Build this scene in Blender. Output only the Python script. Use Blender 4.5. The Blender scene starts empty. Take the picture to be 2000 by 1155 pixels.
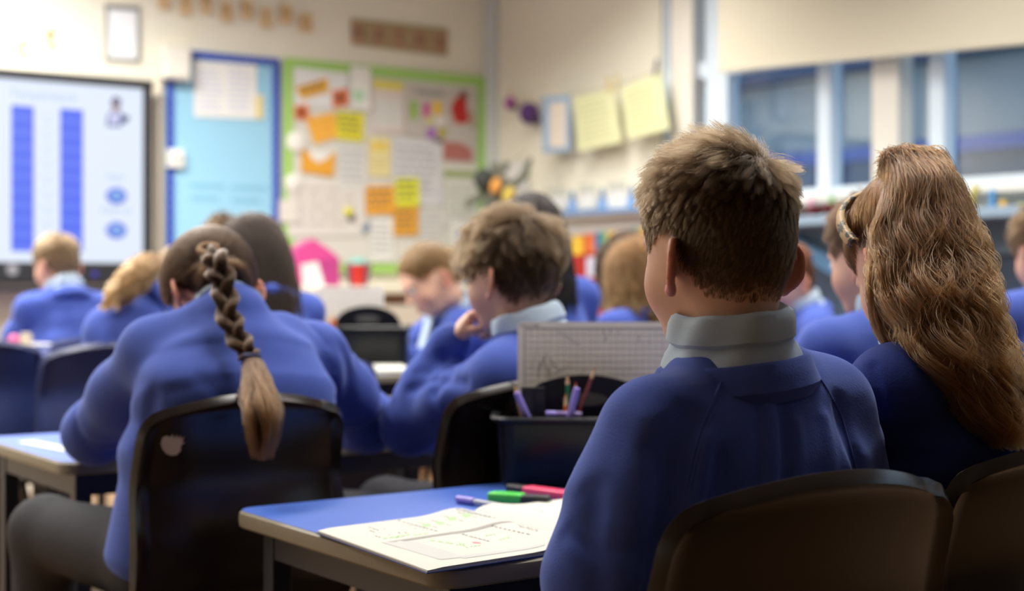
import bpy, bmesh, math, random
import numpy as np
from mathutils import Vector, Matrix
from mathutils.bvhtree import BVHTree

rng = np.random.default_rng(7)
random.seed(7)
scene = bpy.context.scene
COL = scene.collection

# ------------------------------------------------------------------ camera
F, HY, CAMZ = 2880.0, 553.6, 1.02
YAW = math.radians(35.16)
FW = np.array([math.sin(YAW), math.cos(YAW), 0.0])
RT = np.array([math.cos(YAW), -math.sin(YAW), 0.0])
UPV = np.array([0, 0, 1.0])
CAM = np.array([0, 0, CAMZ])
cd = bpy.data.cameras.new('camera')
cam = bpy.data.objects.new('camera', cd)
COL.objects.link(cam)
cam.location = (0, 0, CAMZ)
cam.rotation_euler = (math.radians(90), 0, -YAW)
cd.sensor_width = 36.0
cd.lens = F / 2000 * 36
cd.shift_y = -(577.5 - HY) / 2000
cd.clip_start = 0.05
cd.dof.use_dof = True
cd.dof.focus_distance = 1.75
cd.dof.aperture_fstop = 3.2
scene.camera = cam

# ------------------------------------------------------------------ world, light, exposure
scene.view_settings.view_transform = 'Standard'
scene.view_settings.look = 'None'
scene.view_settings.gamma = 1.0
scene.view_settings.use_curve_mapping = False
scene.view_settings.exposure = 0.0
w = bpy.data.worlds.new('overcast_sky')
scene.world = w
w.use_nodes = True
bg = w.node_tree.nodes['Background']
bg.inputs['Color'].default_value = (0.68, 0.81, 1.0, 1)
bg.inputs['Strength'].default_value = 1.5

def area_light(loc, sx, sy, power, col, spread=180, rot=(0, 0, 0)):
    l = bpy.data.lights.new('ceiling_lamp_light', 'AREA')
    l.shape = 'RECTANGLE'
    l.size, l.size_y = sx, sy
    l.energy = power
    l.color = col
    l.spread = math.radians(spread)
    o = bpy.data.objects.new('ceiling_lamp_light', l)
    o.location = loc
    o.rotation_euler = rot
    COL.objects.link(o)
    return o
CEIL = 2.95
WARM = (1.0, 0.965, 0.90)
# ceiling fittings: x, y, size x, size y, watts, spread
LAMPS = [(1.35, 6.05, 1.6, 0.30, 170, 160), (3.5, 5.4, 1.5, 0.30, 50, 138), (-1.2, 5.6, 1.5, 0.30, 70, 160),
         (0.9, 3.7, 1.5, 0.30, 46, 130), (3.3, 3.4, 1.5, 0.30, 42, 130), (-1.6, 3.6, 1.5, 0.30, 32, 130),
         (2.0, 1.75, 1.5, 0.60, 25, 125), (4.0, 1.6, 1.5, 0.30, 22, 115)]

# ------------------------------------------------------------------ survey helpers: sight lines cut with real planes
def at(x, y, d):
    return CAM + FW * d + RT * ((x - 1000) / F * d) + UPV * ((HY - y) / F * d)
def sight(x, y):
    return FW + RT * ((x - 1000) / F) + UPV * ((HY - y) / F)
def on_z(x, y, z):
    s = sight(x, y); return CAM + s * ((z - CAMZ) / s[2])
def on_y(x, y, Y):
    s = sight(x, y); return CAM + s * (Y / s[1])
def on_x(x, y, X):
    s = sight(x, y); return CAM + s * (X / s[0])

# ------------------------------------------------------------------ materials
def lin(c):
    c = c / 255.0
    return c / 12.92 if c <= 0.04045 else ((c + 0.055) / 1.055) ** 2.4
def rgb(r, g, b):
    return (lin(r), lin(g), lin(b), 1.0)
MATS = {}
def mat(name, col, rough=0.6, spec=0.4, metal=0.0, noise=0.0, nscale=30.0, bump=0.0, bscale=200.0, sheen=0.0, coat=0.0, emit=0.0, trans=0.0, sss=0.0):
    if name in MATS: return MATS[name]
    m = bpy.data.materials.new(name); m.use_nodes = True
    nt = m.node_tree; b = nt.nodes['Principled BSDF']
    b.inputs['Base Color'].default_value = col
    b.inputs['Roughness'].default_value = rough
    b.inputs['Specular IOR Level'].default_value = spec
    b.inputs['Metallic'].default_value = metal
    if sheen: 
        b.inputs['Sheen Weight'].default_value = sheen
        b.inputs['Sheen Roughness'].default_value = 0.45
        b.inputs['Sheen Tint'].default_value = (min(1, col[0] * 3 + .25), min(1, col[1] * 3 + .25), min(1, col[2] * 2 + .3), 1)
    if coat: b.inputs['Coat Weight'].default_value = coat; b.inputs['Coat Roughness'].default_value = 0.12
    if trans: b.inputs['Transmission Weight'].default_value = trans
    if sss:
        b.inputs['Subsurface Weight'].default_value = sss
        b.inputs['Subsurface Radius'].default_value = (1.0, 0.35, 0.2)
        b.inputs['Subsurface Scale'].default_value = 0.008
    if emit:
        b.inputs['Emission Color'].default_value = col
        b.inputs['Emission Strength'].default_value = emit
        b.inputs['Base Color'].default_value = (0.01, 0.01, 0.01, 1)
    if noise or bump:
        tc = nt.nodes.new('ShaderNodeTexCoord')
    if noise:
        n = nt.nodes.new('ShaderNodeTexNoise'); n.inputs['Scale'].default_value = nscale; n.inputs['Detail'].default_value = 4
        nt.links.new(tc.outputs['Object'], n.inputs['Vector'])
        mx = nt.nodes.new('ShaderNodeMix'); mx.data_type = 'RGBA'
        mx.inputs['A'].default_value = tuple(c * (1 - noise) for c in col[:3]) + (1,)
        mx.inputs['B'].default_value = tuple(min(1, c * (1 + noise)) for c in col[:3]) + (1,)
        nt.links.new(n.outputs['Fac'], mx.inputs['Factor'])
        nt.links.new(mx.outputs['Result'], b.inputs['Base Color'])
    if bump:
        n2 = nt.nodes.new('ShaderNodeTexNoise'); n2.inputs['Scale'].default_value = bscale; n2.inputs['Detail'].default_value = 3
        nt.links.new(tc.outputs['Object'], n2.inputs['Vector'])
        bp = nt.nodes.new('ShaderNodeBump'); bp.inputs['Strength'].default_value = bump; bp.inputs['Distance'].default_value = 0.002
        nt.links.new(n2.outputs['Fac'], bp.inputs['Height'])
        nt.links.new(bp.outputs['Normal'], b.inputs['Normal'])
    MATS[name] = m
    return m
def hair_mat(name, col, rough=0.38, tip=None, ior=1.32):
    if name in MATS: return MATS[name]
    m = bpy.data.materials.new(name); m.use_nodes = True
    nt = m.node_tree; nt.nodes.remove(nt.nodes['Principled BSDF'])
    h = nt.nodes.new('ShaderNodeBsdfHairPrincipled'); h.parametrization = 'COLOR'
    h.inputs['Roughness'].default_value = rough; h.inputs['Radial Roughness'].default_value = 0.45
    h.inputs['Random Roughness'].default_value = 0.2
    h.inputs['IOR'].default_value = ior
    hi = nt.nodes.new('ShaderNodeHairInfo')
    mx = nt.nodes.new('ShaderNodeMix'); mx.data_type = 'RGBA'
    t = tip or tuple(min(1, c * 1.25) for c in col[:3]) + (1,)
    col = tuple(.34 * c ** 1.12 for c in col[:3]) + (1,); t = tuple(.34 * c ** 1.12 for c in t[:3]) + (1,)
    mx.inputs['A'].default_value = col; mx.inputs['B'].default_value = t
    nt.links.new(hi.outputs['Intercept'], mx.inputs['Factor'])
    m2 = nt.nodes.new('ShaderNodeMix'); m2.data_type = 'RGBA'; m2.blend_type = 'MULTIPLY'; m2.inputs['Factor'].default_value = 1
    mr = nt.nodes.new('ShaderNodeMapRange'); mr.inputs['To Min'].default_value = 0.55; mr.inputs['To Max'].default_value = 1.3
    nt.links.new(hi.outputs['Random'], mr.inputs['Value'])
    nt.links.new(mx.outputs['Result'], m2.inputs['A']); nt.links.new(mr.outputs['Result'], m2.inputs['B'])
    nt.links.new(m2.outputs['Result'], h.inputs['Color'])
    nt.links.new(h.outputs['BSDF'], nt.nodes['Material Output'].inputs['Surface'])
    MATS[name] = m
    return m

# ------------------------------------------------------------------ object helpers
def tag(o, label=None, cat=None, group=None, kind=None):
    if label: o['label'] = label
    if cat: o['category'] = cat
    if group: o['group'] = group
    if kind: o['kind'] = kind
    return o
def link(name, me, m=None, parent=None, smooth=False):
    o = bpy.data.objects.new(name, me)
    COL.objects.link(o)
    if m is not None and not me.materials: me.materials.append(m)
    if smooth: me.polygons.foreach_set('use_smooth', [True] * len(me.polygons))
    if parent is not None:
        o.parent = parent
        o.matrix_parent_inverse = Matrix()
    return o
def thing(name, label, cat, loc=(0, 0, 0), rz=0.0, group=None):
    o = bpy.data.objects.new(name, None); COL.objects.link(o)
    o.empty_display_size = 0.05
    o.location = tuple(loc); o.rotation_euler = (0, 0, rz)
    return tag(o, label, cat, group)
def mesh_np(name, V, faces):
    me = bpy.data.meshes.new(name)
    V = np.asarray(V, np.float32)
    if isinstance(faces, np.ndarray):
        k = faces.shape[1]; n = len(faces)
        me.vertices.add(len(V)); me.vertices.foreach_set('co', V.ravel())
        me.loops.add(n * k); me.loops.foreach_set('vertex_index', faces.astype(np.int32).ravel())
        me.polygons.add(n); me.polygons.foreach_set('loop_start', np.arange(0, n * k, k, dtype=np.int32))
        me.update(calc_edges=True)
    else:
        me.from_pydata([tuple(v) for v in V], [], faces); me.update()
    return me
class MB:
    def __init__(s): s.v, s.f = [], []
    def add(s, V, Fs):
        o = len(s.v); s.v += [tuple(map(float, p)) for p in V]; s.f += [tuple(i + o for i in f) for f in Fs]
        return s
    def box(s, c, size, rz=0.0, M=None):
        hx, hy, hz = size[0] / 2, size[1] / 2, size[2] / 2
        P = [(x, y, z) for z in (-hz, hz) for y in (-hy, hy) for x in (-hx, hx)]
        ca, sa = math.cos(rz), math.sin(rz)
        if M is None: Q = [(c[0] + x * ca - y * sa, c[1] + x * sa + y * ca, c[2] + z) for x, y, z in P]
        else: Q = [tuple(np.array(c) + M @ np.array(p)) for p in P]
        return s.add(Q, [(0, 2, 3, 1), (4, 5, 7, 6), (0, 1, 5, 4), (2, 6, 7, 3), (0, 4, 6, 2), (1, 3, 7, 5)])
    def slab(s, quad, n, t):
        """a flat polygon with thickness t along n"""
        q = [np.array(p, float) for p in quad]; n = np.array(n, float); k = len(q)
        V = q + [p + n * t for p in q]
        Fs = [tuple(range(k))[::-1], tuple(range(k, 2 * k))] + [(i, (i + 1) % k, k + (i + 1) % k, k + i) for i in range(k)]
        return s.add(V, Fs)
    def tube(s, pts, r, n=8, cap=True):
        pts = [np.array(p, float) for p in pts]
        rr = [r] * len(pts) if np.isscalar(r) else list(r)
        V, Fs = [], []
        prev = None
        for i, p in enumerate(pts):
            t = pts[min(i + 1, len(pts) - 1)] - pts[max(i - 1, 0)]
            t = t / (np.linalg.norm(t) + 1e-12)
            if prev is None:
                a = np.array([0, 0, 1.0]) if abs(t[2]) < .9 else np.array([1.0, 0, 0])
                u = np.cross(t, a)
            else:
                u = prev - t * (prev @ t)
            u /= np.linalg.norm(u); prev = u
            v = np.cross(t, u)
            for j in range(n):
                th = 2 * math.pi * j / n
                V.append(p + rr[i] * (u * math.cos(th) + v * math.sin(th)))
        for i in range(len(pts) - 1):
            for j in range(n):
                Fs.append((i * n + j, i * n + (j + 1) % n, (i + 1) * n + (j + 1) % n, (i + 1) * n + j))
        if cap:
            Fs.append(tuple(range(n))[::-1]); Fs.append(tuple(range((len(pts) - 1) * n, len(pts) * n)))
        return s.add(V, Fs)
    def lathe(s, prof, c=(0, 0, 0), n=24, sx=1, sy=1):
        V, Fs = [], []
        for (r, z) in prof:
            for j in range(n):
                th = 2 * math.pi * j / n
                V.append((c[0] + r * sx * math.cos(th), c[1] + r * sy * math.sin(th), c[2] + z))
        for i in range(len(prof) - 1):
            for j in range(n):
                Fs.append((i * n + j, i * n + (j + 1) % n, (i + 1) * n + (j + 1) % n, (i + 1) * n + j))
        Fs.append(tuple(range(n))[::-1]); Fs.append(tuple(range((len(prof) - 1) * n, len(prof) * n)))
        return s.add(V, Fs)
    def ball(s, c, r, M=None, n=12, m=8):
        V, Fs = [], []
        r = (r, r, r) if np.isscalar(r) else r
        for i in range(m + 1):
            ph = math.pi * i / m
            for j in range(n):
                th = 2 * math.pi * j / n
                p = np.array([r[0] * math.sin(ph) * math.cos(th), r[1] * math.sin(ph) * math.sin(th), r[2] * math.cos(ph)])
                if M is not None: p = M @ p
                V.append(np.array(c) + p)
        for i in range(m):
            for j in range(n):
                Fs.append((i * n + j, (i + 1) * n + j, (i + 1) * n + (j + 1) % n, i * n + (j + 1) % n))
        return s.add(V, Fs)
    def build(s, name, m, parent=None, smooth=False, bevel=0.0, seg=2, sub=0):
        me = bpy.data.meshes.new(name); me.from_pydata(s.v, [], s.f); me.update()
        bm = bmesh.new(); bm.from_mesh(me)
        bmesh.ops.recalc_face_normals(bm, faces=bm.faces)
        if bevel:
            bmesh.ops.bevel(bm, geom=[e for e in bm.edges if e.calc_face_angle(0) > 0.5], offset=bevel, segments=seg, affect='EDGES', profile=0.5)
        bm.to_mesh(me); bm.free()
        o = link(name, me, m, parent, smooth)
        if smooth and not sub:
            try: me.set_sharp_from_angle(angle=math.radians(40))
            except Exception: pass
        if sub:
            md = o.modifiers.new('sub', 'SUBSURF'); md.levels = sub; md.render_levels = sub
        return o
def text_mesh(name, body, size, m, parent, M, extrude=0.0008, align='CENTER'):
    cu = bpy.data.curves.new(name, 'FONT'); cu.body = body; cu.size = size; cu.extrude = extrude
    cu.align_x = align; cu.align_y = 'CENTER'; cu.resolution_u = 3
    tmp = bpy.data.objects.new(name + '_tmp', cu)
    me = bpy.data.meshes.new_from_object(tmp)
    bpy.data.objects.remove(tmp); bpy.data.curves.remove(cu)
    me.transform(M)
    o = link(name, me, m, parent)
    return o
def frame_matrix(o, x, y, z):
    M = Matrix.Identity(4)
    for i in range(3):
        M[i][0], M[i][1], M[i][2], M[i][3] = float(x[i]), float(y[i]), float(z[i]), float(o[i])
    return M
def unit(v):
    v = np.array(v, float); return v / (np.linalg.norm(v) + 1e-12)

# ------------------------------------------------------------------ distance-field sculpting
def smin(a, b, k):
    h = np.maximum(k - np.abs(a - b), 0) / k
    return np.minimum(a, b) - h * h * k * 0.25
def smax(a, b, k): return -smin(-a, -b, k)
def s_ell(q, c, r):
    r = np.asarray(r, np.float32); u = (q - np.asarray(c, np.float32)) / r
    k0 = np.sqrt((u * u).sum(-1)); k1 = np.sqrt(((u / r) ** 2).sum(-1))
    return k0 * (k0 - 1) / np.maximum(k1, 1e-6)
def s_cap(q, a, b, ra, rb):
    a = np.asarray(a, np.float32); b = np.asarray(b, np.float32); ab = b - a
    t = np.clip(((q - a) @ ab) / max(float(ab @ ab), 1e-9), 0, 1)
    return np.linalg.norm(q - a - t[..., None] * ab, axis=-1) - (ra + (rb - ra) * t)
class Field:
    def __init__(s, lo, hi, h):
        s.lo = np.array(lo, np.float32); s.h = h
        s.n = np.maximum(2, np.ceil((np.array(hi) - s.lo) / h).astype(int) + 1)
        s.v = np.full(s.n, 1.0, np.float32)
    def region(s, lo, hi):
        a = np.clip(np.floor((np.array(lo) - s.lo) / s.h).astype(int), 0, s.n)
        b = np.clip(np.ceil((np.array(hi) - s.lo) / s.h).astype(int) + 1, 0, s.n)
        if np.any(b <= a): return None, None
        ax = [s.lo[i] + s.h * np.arange(a[i], b[i], dtype=np.float32) for i in range(3)]
        P = np.stack(np.meshgrid(*ax, indexing='ij'), -1)
        return tuple(slice(a[i], b[i]) for i in range(3)), P
    def put(s, fn, lo, hi, k=0.02, mode='add'):
        m = k + 3 * s.h
        sl, P = s.region(np.array(lo) - m, np.array(hi) + m)
        if sl is None: return
        d = fn(P)
        if mode == 'add': s.v[sl] = smin(s.v[sl], d, k)
        elif mode == 'sub': s.v[sl] = smax(s.v[sl], -d, k)
        else: s.v[sl] += d
    def cap(s, a, b, ra, rb, k=0.02):
        a = np.array(a, float); b = np.array(b, float); r = max(ra, rb)
        s.put(lambda P: s_cap(P, a, b, ra, rb), np.minimum(a, b) - r, np.maximum(a, b) + r, k)
    def chain(s, pts, rs, k=0.02):
        for i in range(len(pts) - 1): s.cap(pts[i], pts[i + 1], rs[i], rs[i + 1], k)
    def loft(s, pts, wd, k=0.03, right=None):
        """flattened trunk: pts along the spine, wd = (half width, half depth) per point, right = side axis"""
        for i in range(len(pts) - 1):
            a = np.array(pts[i], float); b = np.array(pts[i + 1], float)
            ax = unit(b - a); L = np.linalg.norm(b - a)
            x = unit(right[i] - ax * (np.array(right[i]) @ ax)); y = np.cross(ax, x)
            (w0, d0), (w1, d1) = wd[i], wd[i + 1]
            def fn(P, a=a, ax=ax, L=L, x=x, y=y, w0=w0, d0=d0, w1=w1, d1=d1):
                q = P - a.astype(np.float32)
                z = q @ ax.astype(np.float32); t = np.clip(z / L, 0, 1); over = z - t * L
                w_ = w0 + (w1 - w0) * t; d_ = d0 + (d1 - d0) * t
                e = np.sqrt((np.abs(q @ x.astype(np.float32)) / w_) ** 2.3 + (np.abs(q @ y.astype(np.float32)) / d_) ** 2.3 + (over / (d_ * .6)) ** 2)
                return (e - 1) * d_
            r = max(w0, w1) + .02
            s.put(fn, np.minimum(a, b) - r, np.maximum(a, b) + r, k)
    def crease(s, line, r, amp):
        """amp > 0 presses a groove along the polyline, amp < 0 raises a ridge"""
        L = [np.array(p, float) for p in line]
        lo = np.min(L, 0) - 2.6 * r; hi = np.max(L, 0) + 2.6 * r
        def fn(P):
            d = np.full(P.shape[:-1], 9.0, np.float32)
            for i in range(len(L) - 1): d = np.minimum(d, s_cap(P, L[i], L[i + 1], 0, 0))
            return amp * np.exp(-(d / r) ** 2)
        s.put(fn, lo, hi, 0.0, 'bump')
    def mesh(s):
        v = s.v; h = s.h
        sg = v < 0
        c = np.zeros(tuple(s.n - 1), np.int8)
        for i in (0, 1):
            for j in (0, 1):
                for k in (0, 1):
                    c += sg[i:s.n[0] - 1 + i, j:s.n[1] - 1 + j, k:s.n[2] - 1 + k]
        act = np.argwhere((c > 0) & (c < 8))
        idm = np.full(c.shape, -1, np.int32)
        idm[act[:, 0], act[:, 1], act[:, 2]] = np.arange(len(act))
        corner = [(i, j, k) for i in (0, 1) for j in (0, 1) for k in (0, 1)]
        val = {cc: v[act[:, 0] + cc[0], act[:, 1] + cc[1], act[:, 2] + cc[2]] for cc in corner}
        acc = np.zeros((len(act), 3), np.float32); cnt = np.zeros(len(act), np.float32)
        for a in corner:
            for ax in range(3):
                if a[ax] == 0:
                    b = list(a); b[ax] = 1; b = tuple(b)
                    va, vb = val[a], val[b]
                    mk = (va < 0) != (vb < 0)
                    t = np.where(mk, va / np.where(mk, va - vb, 1), 0)
                    p = np.tile(np.array(a, np.float32), (len(act), 1)); p[:, ax] += t
                    acc += p * mk[:, None]; cnt += mk
        V = (act + acc / cnt[:, None]) * h + s.lo
        quads = []
        for ax in range(3):
            o1, o2 = (ax + 1) % 3, (ax + 2) % 3
            sl0 = [slice(None)] * 3; sl1 = [slice(None)] * 3
            sl0[ax] = slice(0, s.n[ax] - 1); sl1[ax] = slice(1, s.n[ax])
            e = np.argwhere(sg[tuple(sl0)] != sg[tuple(sl1)])
            e = e[(e[:, o1] > 0) & (e[:, o2] > 0) & (e[:, o1] < s.n[o1] - 1) & (e[:, o2] < s.n[o2] - 1)]
            q = []
            for d1, d2 in ((1, 1), (0, 1), (0, 0), (1, 0)):
                cc = e.copy(); cc[:, o1] -= d1; cc[:, o2] -= d2
                q.append(idm[cc[:, 0], cc[:, 1], cc[:, 2]])
            q = np.stack(q, 1)
            fl = ~sg[e[:, 0], e[:, 1], e[:, 2]]
            q[fl] = q[fl][:, ::-1]
            quads.append(q)
        Q = np.concatenate(quads)
        Q = Q[(Q >= 0).all(1)]
        return V, Q
# ------------------------------------------------------------------ people
def rot_head(yaw, pitch, roll=0.0):
    """columns: right, forward (face), up.  yaw from +Y (anticlockwise), pitch = looking down"""
    y, p, r = map(math.radians, (yaw, pitch, roll))
    M = Matrix.Rotation(y, 3, 'Z') @ Matrix.Rotation(-p, 3, 'X') @ Matrix.Rotation(r, 3, 'Y')
    return np.array(M, np.float32)
HEAD_LO, HEAD_HI = np.array([-.10, -.115, -.125]), np.array([.10, .125, .125])
def head_sdf(q):
    d = s_ell(q, (0, -.006, .032), (.073, .092, .082))
    d = smin(d, s_ell(q, (0, -.030, -.010), (.055, .060, .058)), .03)
    d = smin(d, s_ell(q, (0, .026, -.030), (.060, .058, .070)), .03)
    d = smin(d, s_ell(q, (0, .047, -.082), (.037, .034, .024)), .03)
    for s in (-1, 1):
        d = smin(d, s_ell(q, (s * .034, .050, -.032), (.026, .027, .030)), .02)
    d = smin(d, s_ell(q, (0, .080, .022), (.044, .010, .010)), .02)
    for s in (-1, 1):
        d = smax(d, -s_ell(q, (s * .030, .099, .005), (.016, .016, .011)), .014)
    d = smin(d, s_cap(q, (0, .086, .008), (0, .104, -.026), .0055, .0095), .012)
    for s in (-1, 1):
        d = smin(d, s_ell(q, (s * .011, .094, -.029), (.008, .009, .007)), .008)
        d = smin(d, s_cap(q, (0, .090, -.055), (s * .018, .081, -.058), .0055, .003), .006)
        d = smin(d, s_cap(q, (0, .089, -.065), (s * .016, .080, -.060), .006, .003), .006)
    # ears
    for s in (-1, 1):
        c0 = np.array([s * .069, -.010, -.018]); u = unit([0, -.22, .97]); b = unit([s * .60, -.80, -.10]); n = np.cross(u, b) * (1)
        n = n if n[0] * s > 0 else -n
        c = c0 + b * .011
        R = np.stack([u, b, n], 1).astype(np.float32)
        e = s_ell((q - c.astype(np.float32)) @ R, (0, 0, -.001), (.024, .0150, .0042))
        pts = [c + u * .0265 * math.sin(t) * (1 if t > -.6 else .93) + b * .0180 * math.cos(t) for t in np.radians(np.linspace(145, -85, 13))]
        for i in range(len(pts) - 1):
            e = smin(e, s_cap(q, pts[i], pts[i + 1], .0036, .0036), .003)
        e = smin(e, s_ell(q, c - u * .026 - b * .003, (.006, .007, .008)), .006)
        e = smax(e, -s_ell(q, c + n * .008 - b * .001 - u * .004, (.008, .008, .011)), .005)
        d = smin(d, e, .006)
    return d
def hairline(y):
    return np.interp(y, [-.11, -.085, -.06, -.038, -.02, .0, .02, .038, .052, .07, .09], [-.050, -.060, -.062, -.050, -.004, .018, .016, .004, .022, .058, .066])
def scalp_mask(L, off=0.0):
    x, y, z = L[:, 0], L[:, 1], L[:, 2]
    m = z > hairline(y) + off
    m &= ~((np.abs(x) > .071) & (z < .022) & (y < .02) & (y > -.05))
    return m
def hand_sdf(f, W, dirv, n, side, s=0.85, curl=(35, 45, 30), spread=1.0, k=.008, thumb=(0.7, .7, .15)):
    """W wrist, dirv towards knuckles, n out of the palm, side = thumb side"""
    W = np.array(W, float); dirv = unit(dirv); side = unit(side - dirv * (np.array(side) @ dirv)); n = unit(np.array(n) - dirv * (np.array(n) @ dirv) - side * (np.array(n) @ side))
    R = np.stack([side, dirv, n], 1).astype(np.float32)
    c = W + dirv * .040 * s
    f.put(lambda P: s_ell((P - c.astype(np.float32)) @ R, (0, 0, 0), (.036 * s, .048 * s, .0155 * s)), c - .06 * s, c + .06 * s, .012)
    L = [(.040, .026, .019), (.044, .029, .020), (.040, .027, .019), (.031, .020, .017)]
    for i in range(4):
        p = W + dirv * (.078 - abs(i - 1.2) * .004) * s + side * (1.5 - i) * .0175 * s
        a = 0
        for j in range(3):
            a += math.radians(curl[j] + (i - 1.5) * 3)
            q = p + (dirv * math.cos(a) + n * math.sin(a) + side * (1.5 - i) * .05 * spread) * L[i][j] * s
            f.cap(p, q, (.0088 - .0006 * j) * s * (.9 if i == 3 else 1), (.0082 - .0008 * j) * s * (.9 if i == 3 else 1), .004)
            p = q
    p = W + dirv * .020 * s + side * .026 * s + n * .004 * s
    t = unit(dirv * thumb[0] + side * thumb[1] + n * thumb[2])
    q = p + t * .036 * s; f.cap(p, q, .0125 * s, .0098 * s, .012)
    t2 = unit(t + dirv * .5 + n * .5 - side * .5); f.cap(q, q + t2 * .030 * s, .0094 * s, .0078 * s, .004)

def skin_material(hair_col):
    key = 'skin_%d_%d_%d' % tuple(int(c * 255) for c in hair_col[:3])
    if key in MATS: return MATS[key]
    m = bpy.data.materials.new(key); m.use_nodes = True
    nt = m.node_tree; b = nt.nodes['Principled BSDF']
    b.inputs['Roughness'].default_value = 0.5
    b.inputs['Specular IOR Level'].default_value = 0.35
    b.inputs['Subsurface Weight'].default_value = 0.25
    b.inputs['Subsurface Radius'].default_value = (1.0, 0.35, 0.2)
    b.inputs['Subsurface Scale'].default_value = 0.006
    at_ = nt.nodes.new('ShaderNodeAttribute'); at_.attribute_name = 'scalp'
    no = nt.nodes.new('ShaderNodeTexNoise'); no.inputs['Scale'].default_value = 14; no.inputs['Detail'].default_value = 3
    tc = nt.nodes.new('ShaderNodeTexCoord'); nt.links.new(tc.outputs['Object'], no.inputs['Vector'])
    mx0 = nt.nodes.new('ShaderNodeMix'); mx0.data_type = 'RGBA'
    mx0.inputs['A'].default_value = rgb(212, 162, 138); mx0.inputs['B'].default_value = rgb(224, 184, 160)
    nt.links.new(no.outputs['Fac'], mx0.inputs['Factor'])
    at2 = nt.nodes.new('ShaderNodeAttribute'); at2.attribute_name = 'flush'
    mxf = nt.nodes.new('ShaderNodeMix'); mxf.data_type = 'RGBA'
    mxf.inputs['B'].default_value = rgb(205, 112, 92)
    nt.links.new(mx0.outputs['Result'], mxf.inputs['A']); nt.links.new(at2.outputs['Fac'], mxf.inputs['Factor'])
    mx = nt.nodes.new('ShaderNodeMix'); mx.data_type = 'RGBA'
    mx.inputs['B'].default_value = tuple(c * .6 for c in hair_col[:3]) + (1,)
    nt.links.new(mxf.outputs['Result'], mx.inputs['A']); nt.links.new(at_.outputs['Fac'], mx.inputs['Factor'])
    nt.links.new(mx.outputs['Result'], b.inputs['Base Color'])
    MATS[key] = m
    return m
JUMPER = mat('royal_blue_fleece', rgb(72, 90, 168), rough=.95, spec=.12, sheen=.35, noise=.10, nscale=40, bump=.25, bscale=420)
KNIT = mat('navy_knit', rgb(44, 57, 120), rough=.95, spec=.10, sheen=.22, noise=.10, nscale=60, bump=.3, bscale=520)
POLO = mat('pale_blue_pique', rgb(176, 194, 212), rough=.85, spec=.2, bump=.2, bscale=700)
TROUSER = mat('charcoal_trouser', rgb(62, 62, 66), rough=.9, spec=.15, noise=.12, nscale=50, bump=.2, bscale=400)
SHOE = mat('black_shoe', rgb(24, 23, 24), rough=.4)
EYE = mat('eye_white', rgb(225, 220, 214), rough=.25)
IRIS = mat('eye_iris', rgb(58, 46, 36), rough=.2)

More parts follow.
